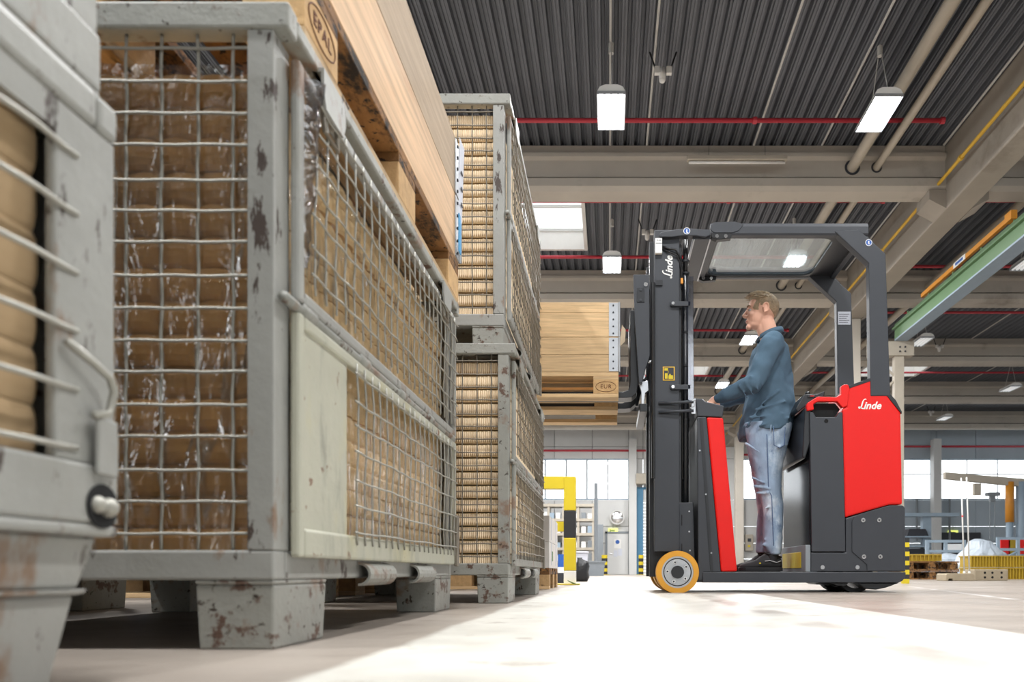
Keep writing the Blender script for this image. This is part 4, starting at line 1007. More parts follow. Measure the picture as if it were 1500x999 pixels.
# ---- stack L: low boxes closest to the camera
def low_box(label, loc, W=.8, L=1.2, H=.588, foot=.152, group=None, latch=True):
    t = thing('low_mesh_box', label, 'box pallet', loc, 0, group); w2, l2 = W/2, L/2; P = M['paint']
    for sx in (-1, 1):
        for sy in (-1, 1):
            c = (sx*(w2-.085), sy*(l2-.10)); MB().frustum(c, (.085, .12), (.115, .15), 0, foot*.62).frustum(c, (.125, .16), (.135, .17), foot*.62, foot*.66).frustum(c, (.118, .155), (.14, .18), foot*.66, foot).build('foot', M['paint'], t, bevel=.008)
    rimz = .07
    m = MB(); m.box((-w2, -l2, foot), (w2, l2, foot+.012))
    m.box((w2-.012, -l2, foot+.012), (w2, l2, foot+rimz)).box((-w2, -l2, foot+.012), (-w2+.012, l2, foot+rimz)).box((-w2+.012, -l2, foot+.012), (w2-.012, -l2+.012, foot+rimz)).box((-w2+.012, l2-.012, foot+.012), (w2-.012, l2, foot+rimz))
    m.build('base_tray', P, t, bevel=.004)
    m = MB(); zt_ = H-.035
    for (a, b) in (((-w2, -l2), (w2, -l2+.03)), ((-w2, l2-.03), (w2, l2)), ((-w2, -l2+.03), (-w2+.03, l2-.03)), ((w2-.03, -l2+.03), (w2, l2-.03))): m.box((a[0], a[1], zt_), (b[0], b[1], H))
    m.build('top_rim', M['paint'], t, bevel=.006)
    for (a, b) in (((w2-.022, -l2+.083), (w2-.004, l2-.083)), ((-w2+.004, -l2+.083), (-w2+.022, l2-.083))): MB().box((a[0], a[1], zt_-.03), (b[0], b[1], zt_)).build('rim_flange', P, t)
    for sx in (-1, 1):
        for sy in (-1, 1):
            x, y = sx*w2, sy*l2
            MB().prism([(x, y), (x-sx*.05, y), (x-sx*.05, y-sy*.01), (x-sx*.014, y-sy*.01), (x-sx*.014, y-sy*.092), (x, y-sy*.092)] if 0 else [(x-sx*.004, y), (x-sx*.05, y), (x-sx*.05, y-sy*.01), (x-sx*.014, y-sy*.01), (x-sx*.014, y-sy*.082), (x-sx*.004, y-sy*.082)], foot+rimz, zt_, 'z').build('corner_post', P, t, bevel=.003)
    for i in range(6):
        z = foot+rimz+.012+.0555*i
        me = wire_me(L-.11, .003, M['wire'], ph=0)
        for sx in (-1, 1):
            o = obj('wire', me, t); o.rotation_euler = (-math.pi/2, 0, 0); o.location = (sx*(w2-.001), -l2+.055, z)
    bar(t, 'end_sheet', M['paint_worn'], (-w2+.05, l2-.016, foot+rimz), (w2-.05, l2-.011, zt_), 0)
    # bail latch near the far corner: bent wire, plate, hole with bolt ends
    yb = l2
    if not latch: return t
    MB().tube([(w2+.002, yb-.075, .330), (w2+.006, yb-.045, .318), (w2+.010, yb-.028, .308), (w2+.010, yb-.022, .296), (w2+.008, yb-.026, .274), (w2+.006, yb-.045, .268)], .004, 8).build('bail_wire', M['wire'], t, smooth=True)
    MB().box((w2+.002, yb-.040, .212), (w2+.007, yb-.010, .268)).build('latch_plate', P, t, bevel=.004)
    MB().cyl((w2+.0005, yb-.026, .182), (w2+.002, yb-.026, .182), .022, 20).build('latch_hole', M['dark'], t)
    MB().ball((w2+.001, yb-.034, .183), .009).ball((w2+.003, yb-.021, .181), .010).build('bolt_end', M['wire'], t, smooth=True)
    return t
dL = .752; cL = (-.502-.4, dL-.6, 0)
low_box('low grey mesh box pallet cut off by the left edge, nearest the camera', cL, group='low boxes at the left edge')
low_box('second low mesh box stacked on the nearest one at the top left corner', (cL[0]-.012, cL[1]-.008, .5625), group='low boxes at the left edge', latch=False, foot=.026, H=.46)
ll = bump_layer(.72, 1.02, .052, M['card_tan'], pf=.24, ps=.34, rf=.001, rs=.001, vr=.004)
load('tan cartons behind the bars of the nearest low box', (-.527-.36, .676-.51, .165), 7, .053, ll, jit=.001)
load('tan cartons in the second low box at the top left', (-.540-.36, .668-.51, .665), 6, .053, ll, jit=.001)

# ---- row behind: pallet with dark load seen under the boxes, plus an added light-blocking box
mesh_box('added mesh box pallet close left of the foreground box, blocking light from the left', (-1.99, 1.78, 0), paint='paint_worn', far_detail=False)
tag(MB().box((-.37, -.57, 0), (.37, .57, .72)).box((-.372, -.572, .2), (.372, .572, .22)).build('blocking_load', M['ink'], bevel=.01), 'dark load added in the box left of the foreground box, blocking side light', 'load').location = (-1.99, 1.78, .135)  # dark filling added to keep light from the left off the floor
p = euro_pallet('wooden pallet glimpsed under the foreground box from the row behind', (-1.86, 3.72, 0), math.pi/2, face='wood')
tag(MB().box((-.58, -.38, .0), (.58, .38, .9)).box((-.585, -.385, .3), (.585, .385, .33)).build('dark_crate', M['ink'], bevel=.01), 'dark crate standing on the pallet of the row behind', 'crate').location = (-1.86, 3.72, .1445)
mesh_box('mesh box pallet of the row behind, its dark feet seen under the foreground box', (-1.8, 5.2, 0), paint='paint_worn', far_detail=False)

# ---- C: white cartons on a pallet behind the stack
def white_cartons():
    x1 = -.405; y0 = 4.98
    p = euro_pallet('light wooden pallet under the white cartons beyond the stacked boxes', (x1-.6, y0+.4, 0), math.pi/2)
    for i in range(2):
        for j, dx in enumerate((.0, -.402)):
            for k in range(2):
                lb = ['lower', 'upper'][k]+' white carton on the far pallet, '+['on the aisle side', 'on the inner side'][j]+[', nearer one', ', farther one'][i]
                b = tag(MB().box((-.2, -.198, 0), (.2, .198, .178)).build('white_carton', M['card_white'], bevel=.003), lb, 'carton', 'white cartons on the far pallet')
                b.location = (x1-.2+dx, y0+.2+.4*i, .1445+.179*k)
                MB().box((-.2005, -.025, .02), (.2012, .025, .1792)).build('tape', M['paper'], b)
                if k == 0: MB().box((.2, .04, .05), (.2012, .12, .12)).build('carton_label', M['leaf'] if i == 0 else M['paper'], b)
white_cartons()

# ---- the crate on the forks
DNP = 4.20; zP = 1.117; cM = (.055-.6, DNP+.4)
euro_pallet('wooden pallet with an oval stamp carried on the truck forks', (cM[0], cM[1], zP), -math.pi/2, word='EUR', stamp=(.35, .5275), face='wood', under='wood')
collar('lower pale pine collar on the pallet carried by the truck', (cM[0], cM[1], zP+.1445), -math.pi/2, [.1, .1], ['wood'])
collar('upper pine collar on the pallet carried by the truck, its top edge worn', (cM[0], cM[1], zP+.345), -math.pi/2, [.14, .06], ['wood'])
tag(MB().add([(0,0,0), (.03,.0,.03), (.035,0,.10), (.012,0,.13), (0,0,.04), (0,.006,0), (.03,.006,.03), (.035,.006,.10), (.012,.006,.13), (0,.006,.04)], [(0,1,2,3,4), (9,8,7,6,5), (0,5,6,1), (1,6,7,2), (2,7,8,3), (3,8,9,4), (4,9,5,0)]).build('paper_scrap', M['card_light']), 'small yellowish strap end sticking out right of the carried collars', 'scrap').location = (.066, 4.4, 1.47)
# ------------------------------------------------------------------ the stand-on truck
DN, DF = 4.22, 4.87; SN = F/DN
TO = Vector(((1160-CX)/SN, (DN+DF)/2, 0))
TR = thing('pallet_stacker', 'red and anthracite stand-on truck with tall mast and overhead guard, carrying a wooden crate', 'truck', TO)
def X(px): return (px-CX)/SN
def Z(py): return H-(py-CY)/SN
def PX(pts): return [(X(a), Z(b)) for a, b in pts]
def part(mb, name, m, bevel=.004, parent=None, smooth=False):
    o = mb.build(name, m, parent or TR, bevel=bevel, smooth=smooth, off=TO); return o
def prism(name, pts, m, y0=DN, y1=DF, bevel=.004, parent=None): return part(MB().prism(PX(pts), y0, y1), name, m, bevel, parent)
def truck():
    T, TD = M['truck'], M['truck_dark']
    # chassis
    prism('chassis', [(1029, 838), (1327, 838), (1327, 845), (1322, 851), (1316, 853.5), (1029, 853.5)], T, DN, DF)
    prism('chassis_tongue', [(1016, 848), (1029, 838.2), (1029, 853), (1020, 853)], TD, DN+.01, DF-.01)
    prism('tail_skid', [(1258, 853.7), (1320, 853.7), (1300, 861), (1285, 864), (1268, 862)], TD, DN+.02, DF-.02, .006)
    prism('side_skid', [(1218, 853.7), (1246, 853.7), (1240, 859), (1228, 858)], TD, DN+.03, DF-.03, .003)
    part(MB().box((X(1060), DN+.02, Z(838)+.0005), (X(1145), DF-.02, Z(836.5))), 'foot_mat', M['rubber'], .002)
    # mast
    for y0, y1 in ((DN+.03, DN+.11), (DF-.11, DF-.03)):
        m = MB().prism(PX([(959, 333), (996, 333), (996, 808), (959, 808)]), y0, y1); rl = part(m, 'mast_rail', T, .004)
        part(MB().prism(PX([(996, 352), (999, 352), (999, 735), (996, 735)]), y0+.02, y1-.02), 'rail_lip', TD, 0, rl)
    for y0, y1 in ((DN+.12, DN+.17), (DF-.17, DF-.12)):
        part(MB().prism(PX([(953, 340), (990, 340), (990, 845), (953, 845)]), y0, y1), 'inner_rail', TD, .003)
    part(MB().prism(PX([(962, 333), (992, 333), (992, 345), (962, 345)]), DN+.11, DF-.11), 'mast_crossbar', T)
    part(MB().prism(PX([(962, 770), (992, 770), (992, 800), (962, 800)]), DN+.11, DF-.11), 'mast_crossbar', T)
    # lift cylinder, chain, hoses
    c = part(MB().cyl((X(1006.5), DN+.09, Z(735)), (X(1006.5), DN+.09, Z(392)), .0195, 16), 'lift_cylinder', TD, 0, smooth=True)
    part(MB().cyl((X(1006.5), DN+.09, Z(392)), (X(1006.5), DN+.09, Z(338)), .014, 12), 'piston_rod', M['hose'], 0, c, True)
    for py in (374, 392, 480, 530, 610): part(MB().cyl((X(1006.5), DN+.09, Z(py+1.5)), (X(1006.5), DN+.09, Z(py-1.5)), .024, 14), 'clamp', TD, 0, c)
    part(MB().cyl((X(1000), DN+.13, Z(735)), (X(1000), DN+.13, Z(345)), .008, 8).cyl((X(1013), DF-.12, Z(735)), (X(1013), DF-.12, Z(345)), .02, 10), 'lift_chain', M['hose'], 0)
    part(MB().tube([(X(971), DN+.028, Z(358)), (X(980), DN+.02, Z(362)), (X(990), DN+.015, Z(364)), (X(997), DN+.03, Z(374)), (X(1000), DN+.06, Z(392)), (X(1001), DN+.06, Z(700))], .006, 8), 'hydraulic_hose', M['hose'], 0, smooth=True)
    part(MB().tube([(X(971), DN+.028, Z(362)), (X(982), DN+.015, Z(368)), (X(992), DN+.018, Z(372)), (X(998), DN+.035, Z(384)), (X(1000), DN+.05, Z(420))], .005, 8), 'hydraulic_hose', M['hose'], 0, smooth=True)
    part(MB().box((X(1000)-.008, DN+.03, Z(412)), (X(1000)+.006, DN+.045, Z(404))), 'orange_tag', M['orange_paint'], 0)
    # bracket arms
    for py in (443.5, 566):
        a = part(MB().prism(PX([(982, py-3.5), (1012, py-3.5), (1012, py+3.5), (984, py+3.5), (982, py+2)]), DN+.012, DN+.03), 'clamp_bracket', T, .002)
        part(MB().cyl((X(986), DN+.004, Z(py)), (X(986), DN+.013, Z(py)), .009, 10), 'bolt', M['chrome'], 0, a)
    for py in (589.5, 602.5):
        part(MB().tube([(X(965), DN+.02, Z(py)), (X(1016), DN+.0, Z(py-1))], .009, 8), 'cross_rod', T, 0, smooth=True)
    part(MB().prism(PX([(1013, 586), (1019, 583), (1019, 606), (1013, 606)]), DN+.0, DN+.02).tube([(X(1011), DN-.004, Z(598)), (X(1018), DN-.006, Z(594)), (X(1019), DN-.006, Z(586)), (X(1013), DN-.006, Z(588))], .003, 6), 'rod_clamp', M['steel'], .001)
    # polycarbonate screen between mast and operator, chrome framed
    p = part(MB().box((X(1010), DN+.02, Z(584)), (X(1013), DF-.02, Z(403))), 'guard_screen', M['poly'], .001)
    part(MB().prism(PX([(1008, 404), (1016, 403), (1017, 584), (1014, 587), (1008, 585)]), DN+.012, DN+.022), 'screen_edge', M['poly'], .002, p)
    # lower mast shield
    s_ = prism('mast_shield', [(996, 735), (1017, 735), (1020, 856), (1010, 853), (1000, 846), (996, 835)], T, DN+.05, DF-.05, .003)
    for py in (757, 800): part(MB().box((X(1000)-.002, DN+.048, Z(py+12)), (X(1000)+.002, DN+.0495, Z(py-4))), 'slot', M['dark'], 0, s_)
    for px, py in ((1011, 748), (1011, 778), (1012, 806)): part(MB().cyl((X(px), DN+.046, Z(py)), (X(px), DN+.0495, Z(py)), .005, 8), 'bolt', M['steel'], 0, s_)
    # top arm from mast to guard
    arm = [(966, 343), (968, 340), (985, 336.5), (1006, 334), (1020, 335), (1030, 336), (1040, 336), (1041, 344), (1034, 347), (1018, 345), (1000, 345), (984, 347), (967, 347)]
    prism('top_arm', arm, T, DN, DN+.05, .004); prism('top_arm', arm, T, DF-.05, DF, .004)
    st = part(MB().cyl((X(1006), DN-.0015, Z(338.5)), (X(1006), DN-.0003, Z(338.5)), .0195, 20), 'notice_sticker', M['sticker_blue'], 0)
    part(MB().ring((X(1006), DN-.002, Z(338.5)), .0165, .0195, -.001, .0, n=20).cbox((X(1006), DN-.002, Z(338.5)), (.007, .0015, .018)).cbox((X(1006)+.003, DN-.002, Z(341)), (.011, .0015, .004)), 'pictogram', M['white'], 0, st)
    # beige box on mast head
    bx = part(MB().box((X(960), DN+.005, Z(370)), (X(970), DN+.029, Z(348))), 'sensor_box', M['white'], .002)
    part(MB().box((X(960.5), DN+.003, Z(356)), (X(969.5), DN+.005, Z(355))).cyl((X(963), DN+.002, Z(351)), (X(963), DN+.005, Z(351)), .004, 8).cyl((X(967), DN+.002, Z(351)), (X(967), DN+.005, Z(351)), .004, 8), 'bolt', M['steel'], 0, bx)
    part(MB().box((X(961), DN+.02, Z(416)), (X(971), DN+.029, Z(408))), 'stop_block', TD, .001)
    # overhead guard
    zt_, zb_ = Z(326.5), Z(344); xg0, xg1 = X(1041), X(1272)
    for y0, y1, nm in ((DN, DN+.045, 'n'), (DF-.045, DF, 'f')):
        r = part(MB().prism([(y0+.006, zb_), (y1-.006, zb_), (y1, zb_+.01), (y1, zt_-.02), (y1-.008, zt_), (y0+.008, zt_), (y0, zt_-.02), (y0, zb_+.01)], xg0, xg1, 'x'), 'guard_rail', T, 0)
        yy = DN-.004 if nm == 'n' else DF-.049
        part(MB().prism(PX([(1041, 331), (1046, 326), (1076, 325), (1089, 329), (1082, 338), (1073, 341), (1046, 341), (1040, 336)]), yy, yy+.006), 'end_plate', T, .001, r)
        part(MB().prism(PX([(1042, 341), (1073, 341), (1071, 349), (1050, 351), (1043, 348)]), yy+.003, yy+.04), 'clevis', M['hose'], .002, r)
        for px in (1050, 1063): part(MB().cyl((X(px), yy-.004, Z(346.5)), (X(px), yy+.003, Z(346.5)), .011, 10), 'bolt', M['chrome'], 0, r)
    part(MB().box((X(1016), DN+.02, Z(348)), (X(1041), DF-.02, Z(343.5))), 'front_cross_plate', T, .002)
    for px in (1016.5, 1040): part(MB().box((X(px), DN+.02, Z(348)-.003), (X(px)+.008, DF-.02, Z(348)-.0003)), 'edge_glint', M['zinc'], 0)  # pale strips stand in for light caught on the plate's bevelled edges
    part(MB().box((X(1041), DN+.045, zb_-.004), (X(1052), DF-.045, zb_+.02)), 'front_cross_bar', T, .004)
    # roof frame plate with a rounded hole for the glass
    y0, y1 = DN+.045, DF-.045; hx0, hx1 = X(1055), X(1228); n = 8; rr = .07
    outer = [(X(1052), y0), (X(1272), y0), (X(1272), y1), (X(1052), y1)]
    inner = []
    for (cx, cy, a0) in ((hx0+rr, y0+.012+rr, math.pi), (hx1-rr, y0+.012+rr, 1.5*math.pi), (hx1-rr, y1-.012-rr, 0), (hx0+rr, y1-.012-rr, .5*math.pi)):
        for k in range(n+1): a = a0+math.pi/2*k/n; inner.append((cx+rr*math.cos(a), cy+rr*math.sin(a)))
    N = len(inner); vs = []; zf0, zf1 = zb_+.004, zb_+.016
    for z in (zf0, zf1): vs += [(x, y, z) for x, y in inner]+[(x, y, z) for x, y in outer]
    fs = []
    for base in (0, N+4):
        for q in range(4):
            for k in range(n): fs.append((base+q*(n+1)+k, base+q*(n+1)+k+1, base+N+q))
            j = ((q+1)*(n+1)) % N
            fs.append((base+q*(n+1)+n, base+j, base+N+(q+1) % 4, base+N+q))
    for k in range(N): fs.append((k, (k+1) % N, N+4+(k+1) % N, N+4+k))
    for k in range(4): fs.append((N+k, N+(k+1) % 4, 2*N+4+(k+1) % 4, 2*N+4+k))
    part(MB().add(vs, fs), 'roof_frame', M['truck_dark'], 0)
    part(MB().box((hx0-.015, y0+.004, zf1+.001), (hx1+.015, y1-.004, zf1+.007)), 'roof_glass', M['glass'], 0)
    part(MB().box((X(1262), DN+.045, zb_-.01), (X(1270), DF-.045, zt_-.006)), 'rear_cross_bar', T, .004)
    # rear posts, cranked
    post = [(1222, 339), (1258, 336.5), (1297, 372), (1304, 580), (1275, 580), (1272.5, 386)]
    for y0, y1, nm in ((DN-.004, DN+.05, 'n'), (DF-.054, DF, 'f')):
        p = prism('rear_post', post, T, y0, y1, .004)
        part(MB().prism(PX([(1262, 340), (1270, 343), (1281, 354), (1276, 359), (1268, 352)]), y0+.014, y0+.03), 'gusset', M['truck_dark'], .001, p)
    st = part(MB().cyl((X(1272), DN-.0055, Z(356)), (X(1272), DN-.0043, Z(356)), .0195, 20), 'notice_sticker', M['sticker_blue'], 0)
    part(MB().ring((X(1272), DN-.006, Z(356)), .0165, .0195, -.001, .0, n=20).cbox((X(1272), DN-.006, Z(356)), (.007, .0015, .018)).cbox((X(1272)+.003, DN-.006, Z(358)), (.011, .0015, .004)), 'pictogram', M['white'], 0, st)
    # type plate on far post
    k = DF/DN; fx = lambda px: X(CX+(px-CX)*k); fz = lambda py: Z(CY+(py-CY)*k)
    yp = DF-.0555; kk = yp/DN; X2 = lambda px: (px-CX)/F*yp; Z2 = lambda py: H-(py-CY)/F*yp
    st = part(MB().box((X2(1227.5), yp, Z2(475.5)), (X2(1246), yp+.001, Z2(456.5))), 'type_plate', M['paper'], 0)
    m = MB()
    for q in range(5): m.box((X2(1229), yp-.0008, Z2(460.6+3*q)), (X2(1244-2*(q % 3)), yp, Z2(460+3*q)))
    part(m, 'plate_print', M['ink'], 0, st)
    # rear body
    red = [(1237.5, 758), (1234, 604), (1234, 598), (1240, 596), (1243, 566), (1280, 553.5), (1296, 571), (1320, 604), (1322.5, 739), (1303, 739.5)]
    rc = prism('rear_cover', red, M['red'], DN, DF, .012)
    cap = [(1243, 565), (1280, 552), (1282, 553), (1297, 570), (1312, 586), (1321, 603), (1321, 606), (1318, 603), (1296, 576), (1279, 557), (1244, 569)]
    prism('cover_edge', cap, TD, DN-.003, DF+.003, .002)
    lower = [(1239, 759), (1303, 740), (1323, 740), (1326.5, 744), (1327, 837.5), (1188, 837.5), (1188, 809), (1239, 809)]
    prism('rear_base', lower, T, DN+.003, DF-.003, .006)
    sp = prism('side_plate', [(1252, 757), (1262, 752), (1303, 740.5), (1322, 741), (1322.5, 836), (1270, 836), (1270, 827), (1248, 808), (1248, 764)], T, DN-.003, DN+.004, .0015)
    for px, py in ((1264, 762), (1287.5, 762), (1265, 815.5), (1289, 815.5)): 
        part(MB().cyl((X(px), DN-.007, Z(py)), (X(px), DN-.003, Z(py)), .013, 12), 'bolt', M['chrome'], 0, sp); part(MB().cyl((X(px), DN-.008, Z(py)), (X(px), DN-.007, Z(py)), .005, 6), 'bolt_recess', M['ink'], 0, sp)
    for px, py in ((1205, 831), (1256, 831)): part(MB().cyl((X(px), DN-.002, Z(py)), (X(px), DN+.003, Z(py)), .012, 12), 'bolt', M['steel'], 0)
    bp = prism('battery_cover', [(1186, 604), (1191, 604), (1195, 611), (1225, 611), (1229, 604), (1234, 604), (1237.5, 758), (1238, 808), (1189, 808)], T, DN-.004, DN+.02, .004)
    part(MB().cyl((X(1210), DN-.006, Z(617)), (X(1210), DN-.004, Z(617)), .0115, 14), 'key_hole', M['dark'], 0, bp)
    # housing with polished operator side
    prism('housing', [(1188, 612), (1236, 612), (1238, 806), (1188, 806)], M['truck_dark'], DN+.02, DF-.003, .003)
    xs = X(1188); part(MB().box((xs-.006, DN+.012, Z(806)), (xs, DF-.012, Z(650))), 'polished_panel', M['truck_gloss'], .003)
    part(MB().box((xs-.03, DN+.008, Z(837.8)), (xs, DF-.008, Z(798))), 'step_box', M['greypl'], .004)
    part(MB().box((xs-.034, DN+.10, Z(832)), (xs-.0301, DN+.55, Z(808))), 'yellow_pad', M['yellow'], .002)
    # padded back rest
    prism('back_rest', [(1172, 600), (1184, 592), (1189, 604), (1189, 648), (1183, 664), (1170, 671)] if 0 else [(1184.5, 592), (1189, 604), (1189, 646), (1180, 672), (1176, 668), (1180, 600)], M['truck_dark'], DN+.01, DF-.01, .008)
    # red handle arm
    arm = [(1182, 602), (1181.5, 594), (1183, 590), (1196, 582), (1199, 581), (1225, 582), (1232, 578), (1232, 566), (1236, 563.5), (1242, 563.5), (1244, 568), (1241, 595), (1234, 597), (1231, 594), (1226, 588), (1198, 588), (1191, 592), (1192, 600)]
    prism('handle_arm', arm, M['red'], DN-.006, DN+.03, .004)
    prism('handle_arm', arm, M['red'], DF-.036, DF, .004)
    prism('grip_recess', [(1192, 592), (1198, 589), (1226, 589), (1233, 598), (1228, 606), (1224, 610), (1196, 610), (1192, 602)], M['dark'], DN+.031, DN+.2, .002)
    # tilted control pad with levers
    pad = prism('control_pad', [(1172, 593), (1184, 572), (1187, 571), (1205, 570.5), (1216, 566), (1215, 574), (1206, 582), (1198, 584), (1186, 590), (1176, 598)], M['truck_dark'], DN+.10, DF-.15, .005)
    part(MB().ball((X(1194), DN+.16, Z(567)), .016), 'lever_knob', M['hose'], 0, pad, True)
    part(MB().box((X(1190), DN+.094, Z(577)), (X(1202), DN+.1, Z(573))), 'switch', M['hose'], .002, pad)
    part(MB().box((X(1193), DN+.09, Z(575)), (X(1199), DN+.094, Z(574))), 'red_button', M['red'], 0, pad)
    part(MB().cyl((X(1160), DN+.3, Z(594)), (X(1176), DN+.3, Z(594)), .014, 10).cyl((X(1159), DN+.3, Z(594)), (X(1163), DN+.3, Z(594)), .028, 10), 'horn_lever', M['steel'], 0, smooth=False)
    # front console
    cons = [(1018.5, 583), (1029, 584), (1034, 588), (1061, 594.5), (1060, 600), (1058.5, 611), (1034, 610), (1022, 609.5)]
    prism('console_top', cons, T, DN, DF, .006)
    prism('console_side', [(1021.5, 610.5), (1035, 610.5), (1056, 838), (1031, 838), (1028, 850), (1023, 850)], T, DN+.004, DF-.004, .004)
    prism('console_edge', [(1025, 612), (1029, 612), (1045, 838), (1041, 838)], TD, DN, DN+.004, 0)
    prism('console_panel', [(1035.3, 610.8), (1059.5, 611.8), (1080, 837), (1056.3, 837.5)], M['red'], DN-.002, DF+.002, .010)
    for px, py in ((1024, 660), (1033, 724), (1041, 810), (1012, 0)):
        if py: part(MB().cyl((X(px+1), DN-.004, Z(py)), (X(px+1), DN+.004, Z(py)), .005, 8), 'bolt', M['steel'], 0)
    part(MB().tube([(X(1022), DN+.25, Z(583)), (X(1026), DN+.25, Z(580)), (X(1036), DN+.25, Z(583))], .012, 8), 'control_grip', M['white'], 0, smooth=True)
    part(MB().tube([(X(1034), DN+.18, Z(586)), (X(1034), DF-.16, Z(586))], .015, 10), 'hand_bar', M['hose'], 0, smooth=True)
    # load wheels
    def wheel(cx, cy, y0, wdt, r, tyre, hub=True):
        w_ = part(MB().ring((X(cx), y0, Z(cy)), r*.74, r*.985, 0, wdt, n=48).ring((X(cx), y0, Z(cy)), r*.9, r, .006, wdt-.006, n=48), 'wheel', tyre, .0, None, False)
        if hub:
            part(MB().ring((X(cx), y0, Z(cy)), r*.66, r*.745, .004, wdt-.004, n=40), 'rim', M['steel'], 0, w_)
            part(MB().ring((X(cx), y0, Z(cy)), r*.60, r*.66, .012, wdt-.012, n=40), 'rim_groove', M['hose'], 0, w_)
            part(MB().ring((X(cx), y0, Z(cy)), r*.28, r*.61, .007, wdt-.007, n=40), 'hub_disc', M['zinc'], 0, w_)
            part(MB().cyl((X(cx), y0-.004, Z(cy)), (X(cx), y0+wdt-.002, Z(cy)), r*.30, 24), 'hub_cap', M['truck_dark'], 0, w_)
            for q in range(5):
                a = math.radians(90+14+72*q); bx_, bz_ = X(cx)+math.cos(a)*r*.47, Z(cy)+math.sin(a)*r*.47
                part(MB().cyl((bx_, y0+.001, bz_), (bx_, y0+.009, bz_), r*.085, 10), 'wheel_bolt', M['chrome'], 0, w_)
                part(MB().cyl((bx_, y0-.0005, bz_), (bx_, y0+.001, bz_), r*.045, 6), 'bolt_recess', M['ink'], 0, w_)
        else: part(MB().cyl((X(cx), y0+.01, Z(cy)), (X(cx), y0+wdt-.01, Z(cy)), r*.75, 24), 'hub_disc', M['steel'], 0, w_)
    r = .1225
    wheel(991.5, 838.1-0, DN-.045, .07, r, M['orange']); wheel(991.5, 838.1, DN+.19, .10, r, M['orange'], False); wheel(991.5, 838.1, DF-.10, .09, r, M['orange'], False)
    part(MB().cyl((X(991.5), DN+.025, Z(838)), (X(991.5), DF-.1, Z(838)), .03, 14), 'axle', TD, 0)
    wheel(1262, 842.7, DN+.10, .10, .104, M['rubber'], False); wheel(1262, 842.7, DF-.2, .10, .104, M['rubber'], False)
    # fork carriage: plate, two shanks curving into the forks
    for y0, y1 in ((DN+.10, DN+.22), (DF-.26, DF-.14)):
        k_ = (y0)/DN
        sh = [(925, 578), (918, 587), (905, 590)]
        def q(px, py): return ((px-CX)/F*y0, H-(py-CY)/F*y0)
        # fork heel profile drawn at its own distance
        zf = zP+.0415 if 0 else zP+.022
        zf0, zf1 = zP+.026, zP+.062; xh = X(945)
        o = [(xh-.135, 1.72), (xh-.07, 1.72), (xh-.055, 1.45), (xh-.055, zf0+.12), (xh-.075, zf0+.05), (xh-.12, zf0+.01), (xh-.17, zf0), (xh-1.17, zf0), (xh-1.18, zf0+.012), (xh-.95, zf1), (xh-.16, zf1), (xh-.12, zf1+.03), (xh-.105, zf1+.08)]
        o = [(-1.02, zf0), (-1.03, zf0+.010), (-.8, zf1), (.085, zf1), (.115, zf1+.012), (.125, zf1+.045), (.125, 1.66), (.165, 1.66), (.175, zf1+.06), (.165, zf0+.03), (.135, zf0+.004), (.10, zf0)]
        part(MB().prism(o, y0, y1), 'fork', TD, .004)
    p_ = [(X(928)+.0, Z(401)), (X(951), Z(401)), (X(952), Z(520)), (X(944), Z(545)), (X(941), Z(560)), (X(936), Z(560)), (X(930), Z(470))]
    cp = part(MB().prism(p_, DN+.01, DN+.05), 'carriage_plate', T, .003)
    part(MB().prism(p_, DF-.05, DF-.01), 'carriage_plate', T, .003)
    part(MB().cyl((X(946), DN+.004, Z(416)), (X(946), DN+.01, Z(416)), .012, 12), 'roller_pin', M['chrome'], 0, cp)
    part(MB().box((X(933), DN+.005, Z(442)), (X(944), DN+.0098, Z(421))), 'cover_plate', TD, .001, cp)
    for py in (424, 439): part(MB().cyl((X(938.5), DN+.001, Z(py)), (X(938.5), DN+.0049, Z(py)), .007, 8), 'bolt', T, 0, cp)
    for z0_, z1_ in ((Z(520), Z(508)), (Z(600), Z(588)), (Z(418), Z(406))):
        part(MB().box((.18, DN+.05, z0_), (.225, DF-.05, z1_)), 'carriage_bar', TD, .003)
    part(MB().prism(PX([(936, 556), (950, 553), (951, 568), (946, 572), (944, 590), (940, 590), (940, 570)]), DN+.06, DN+.09), 'carriage_link', M['steel'], .002)
    part(MB().cyl((X(942), DN+.04, Z(549)), (X(942), DN+.07, Z(549)), .014, 12), 'pivot_pin', M['steel'], 0); part(MB().cyl((X(950), DN+.04, Z(528)), (X(958), DN+.04, Z(526)), .008, 8), 'pivot_pin', M['steel'], 0)
    part(MB().cyl((X(957), DN+.02, Z(412)), (X(957), DN+.02, Z(700)), .012, 8), 'chain', M['hose'], 0)
    # yellow notice on the mast
    st = part(MB().box((X(971.5), DN+.0275, Z(555.5)), (X(989), DN+.0298, Z(535))), 'warning_label', M['yellow2'], 0)
    part(MB().box((X(973), DN+.026, Z(554)), (X(987.5), DN+.0275, Z(536.5))), 'label_field', M['ink'], 0, st)
    part(MB().box((X(973.8), DN+.0245, Z(541)), (X(979), DN+.026, Z(537.5))).box((X(974.5), DN+.0245, Z(553)), (X(978.5), DN+.026, Z(545))).box((X(979), DN+.0245, Z(545)), (X(979.6), DN+.026, Z(541))).box((X(979.8), DN+.0245, Z(553.2)), (X(986.5), DN+.026, Z(548))).box((X(981), DN+.0245, Z(548)), (X(983), DN+.026, Z(546))), 'label_print', M['yellow'], 0, st)
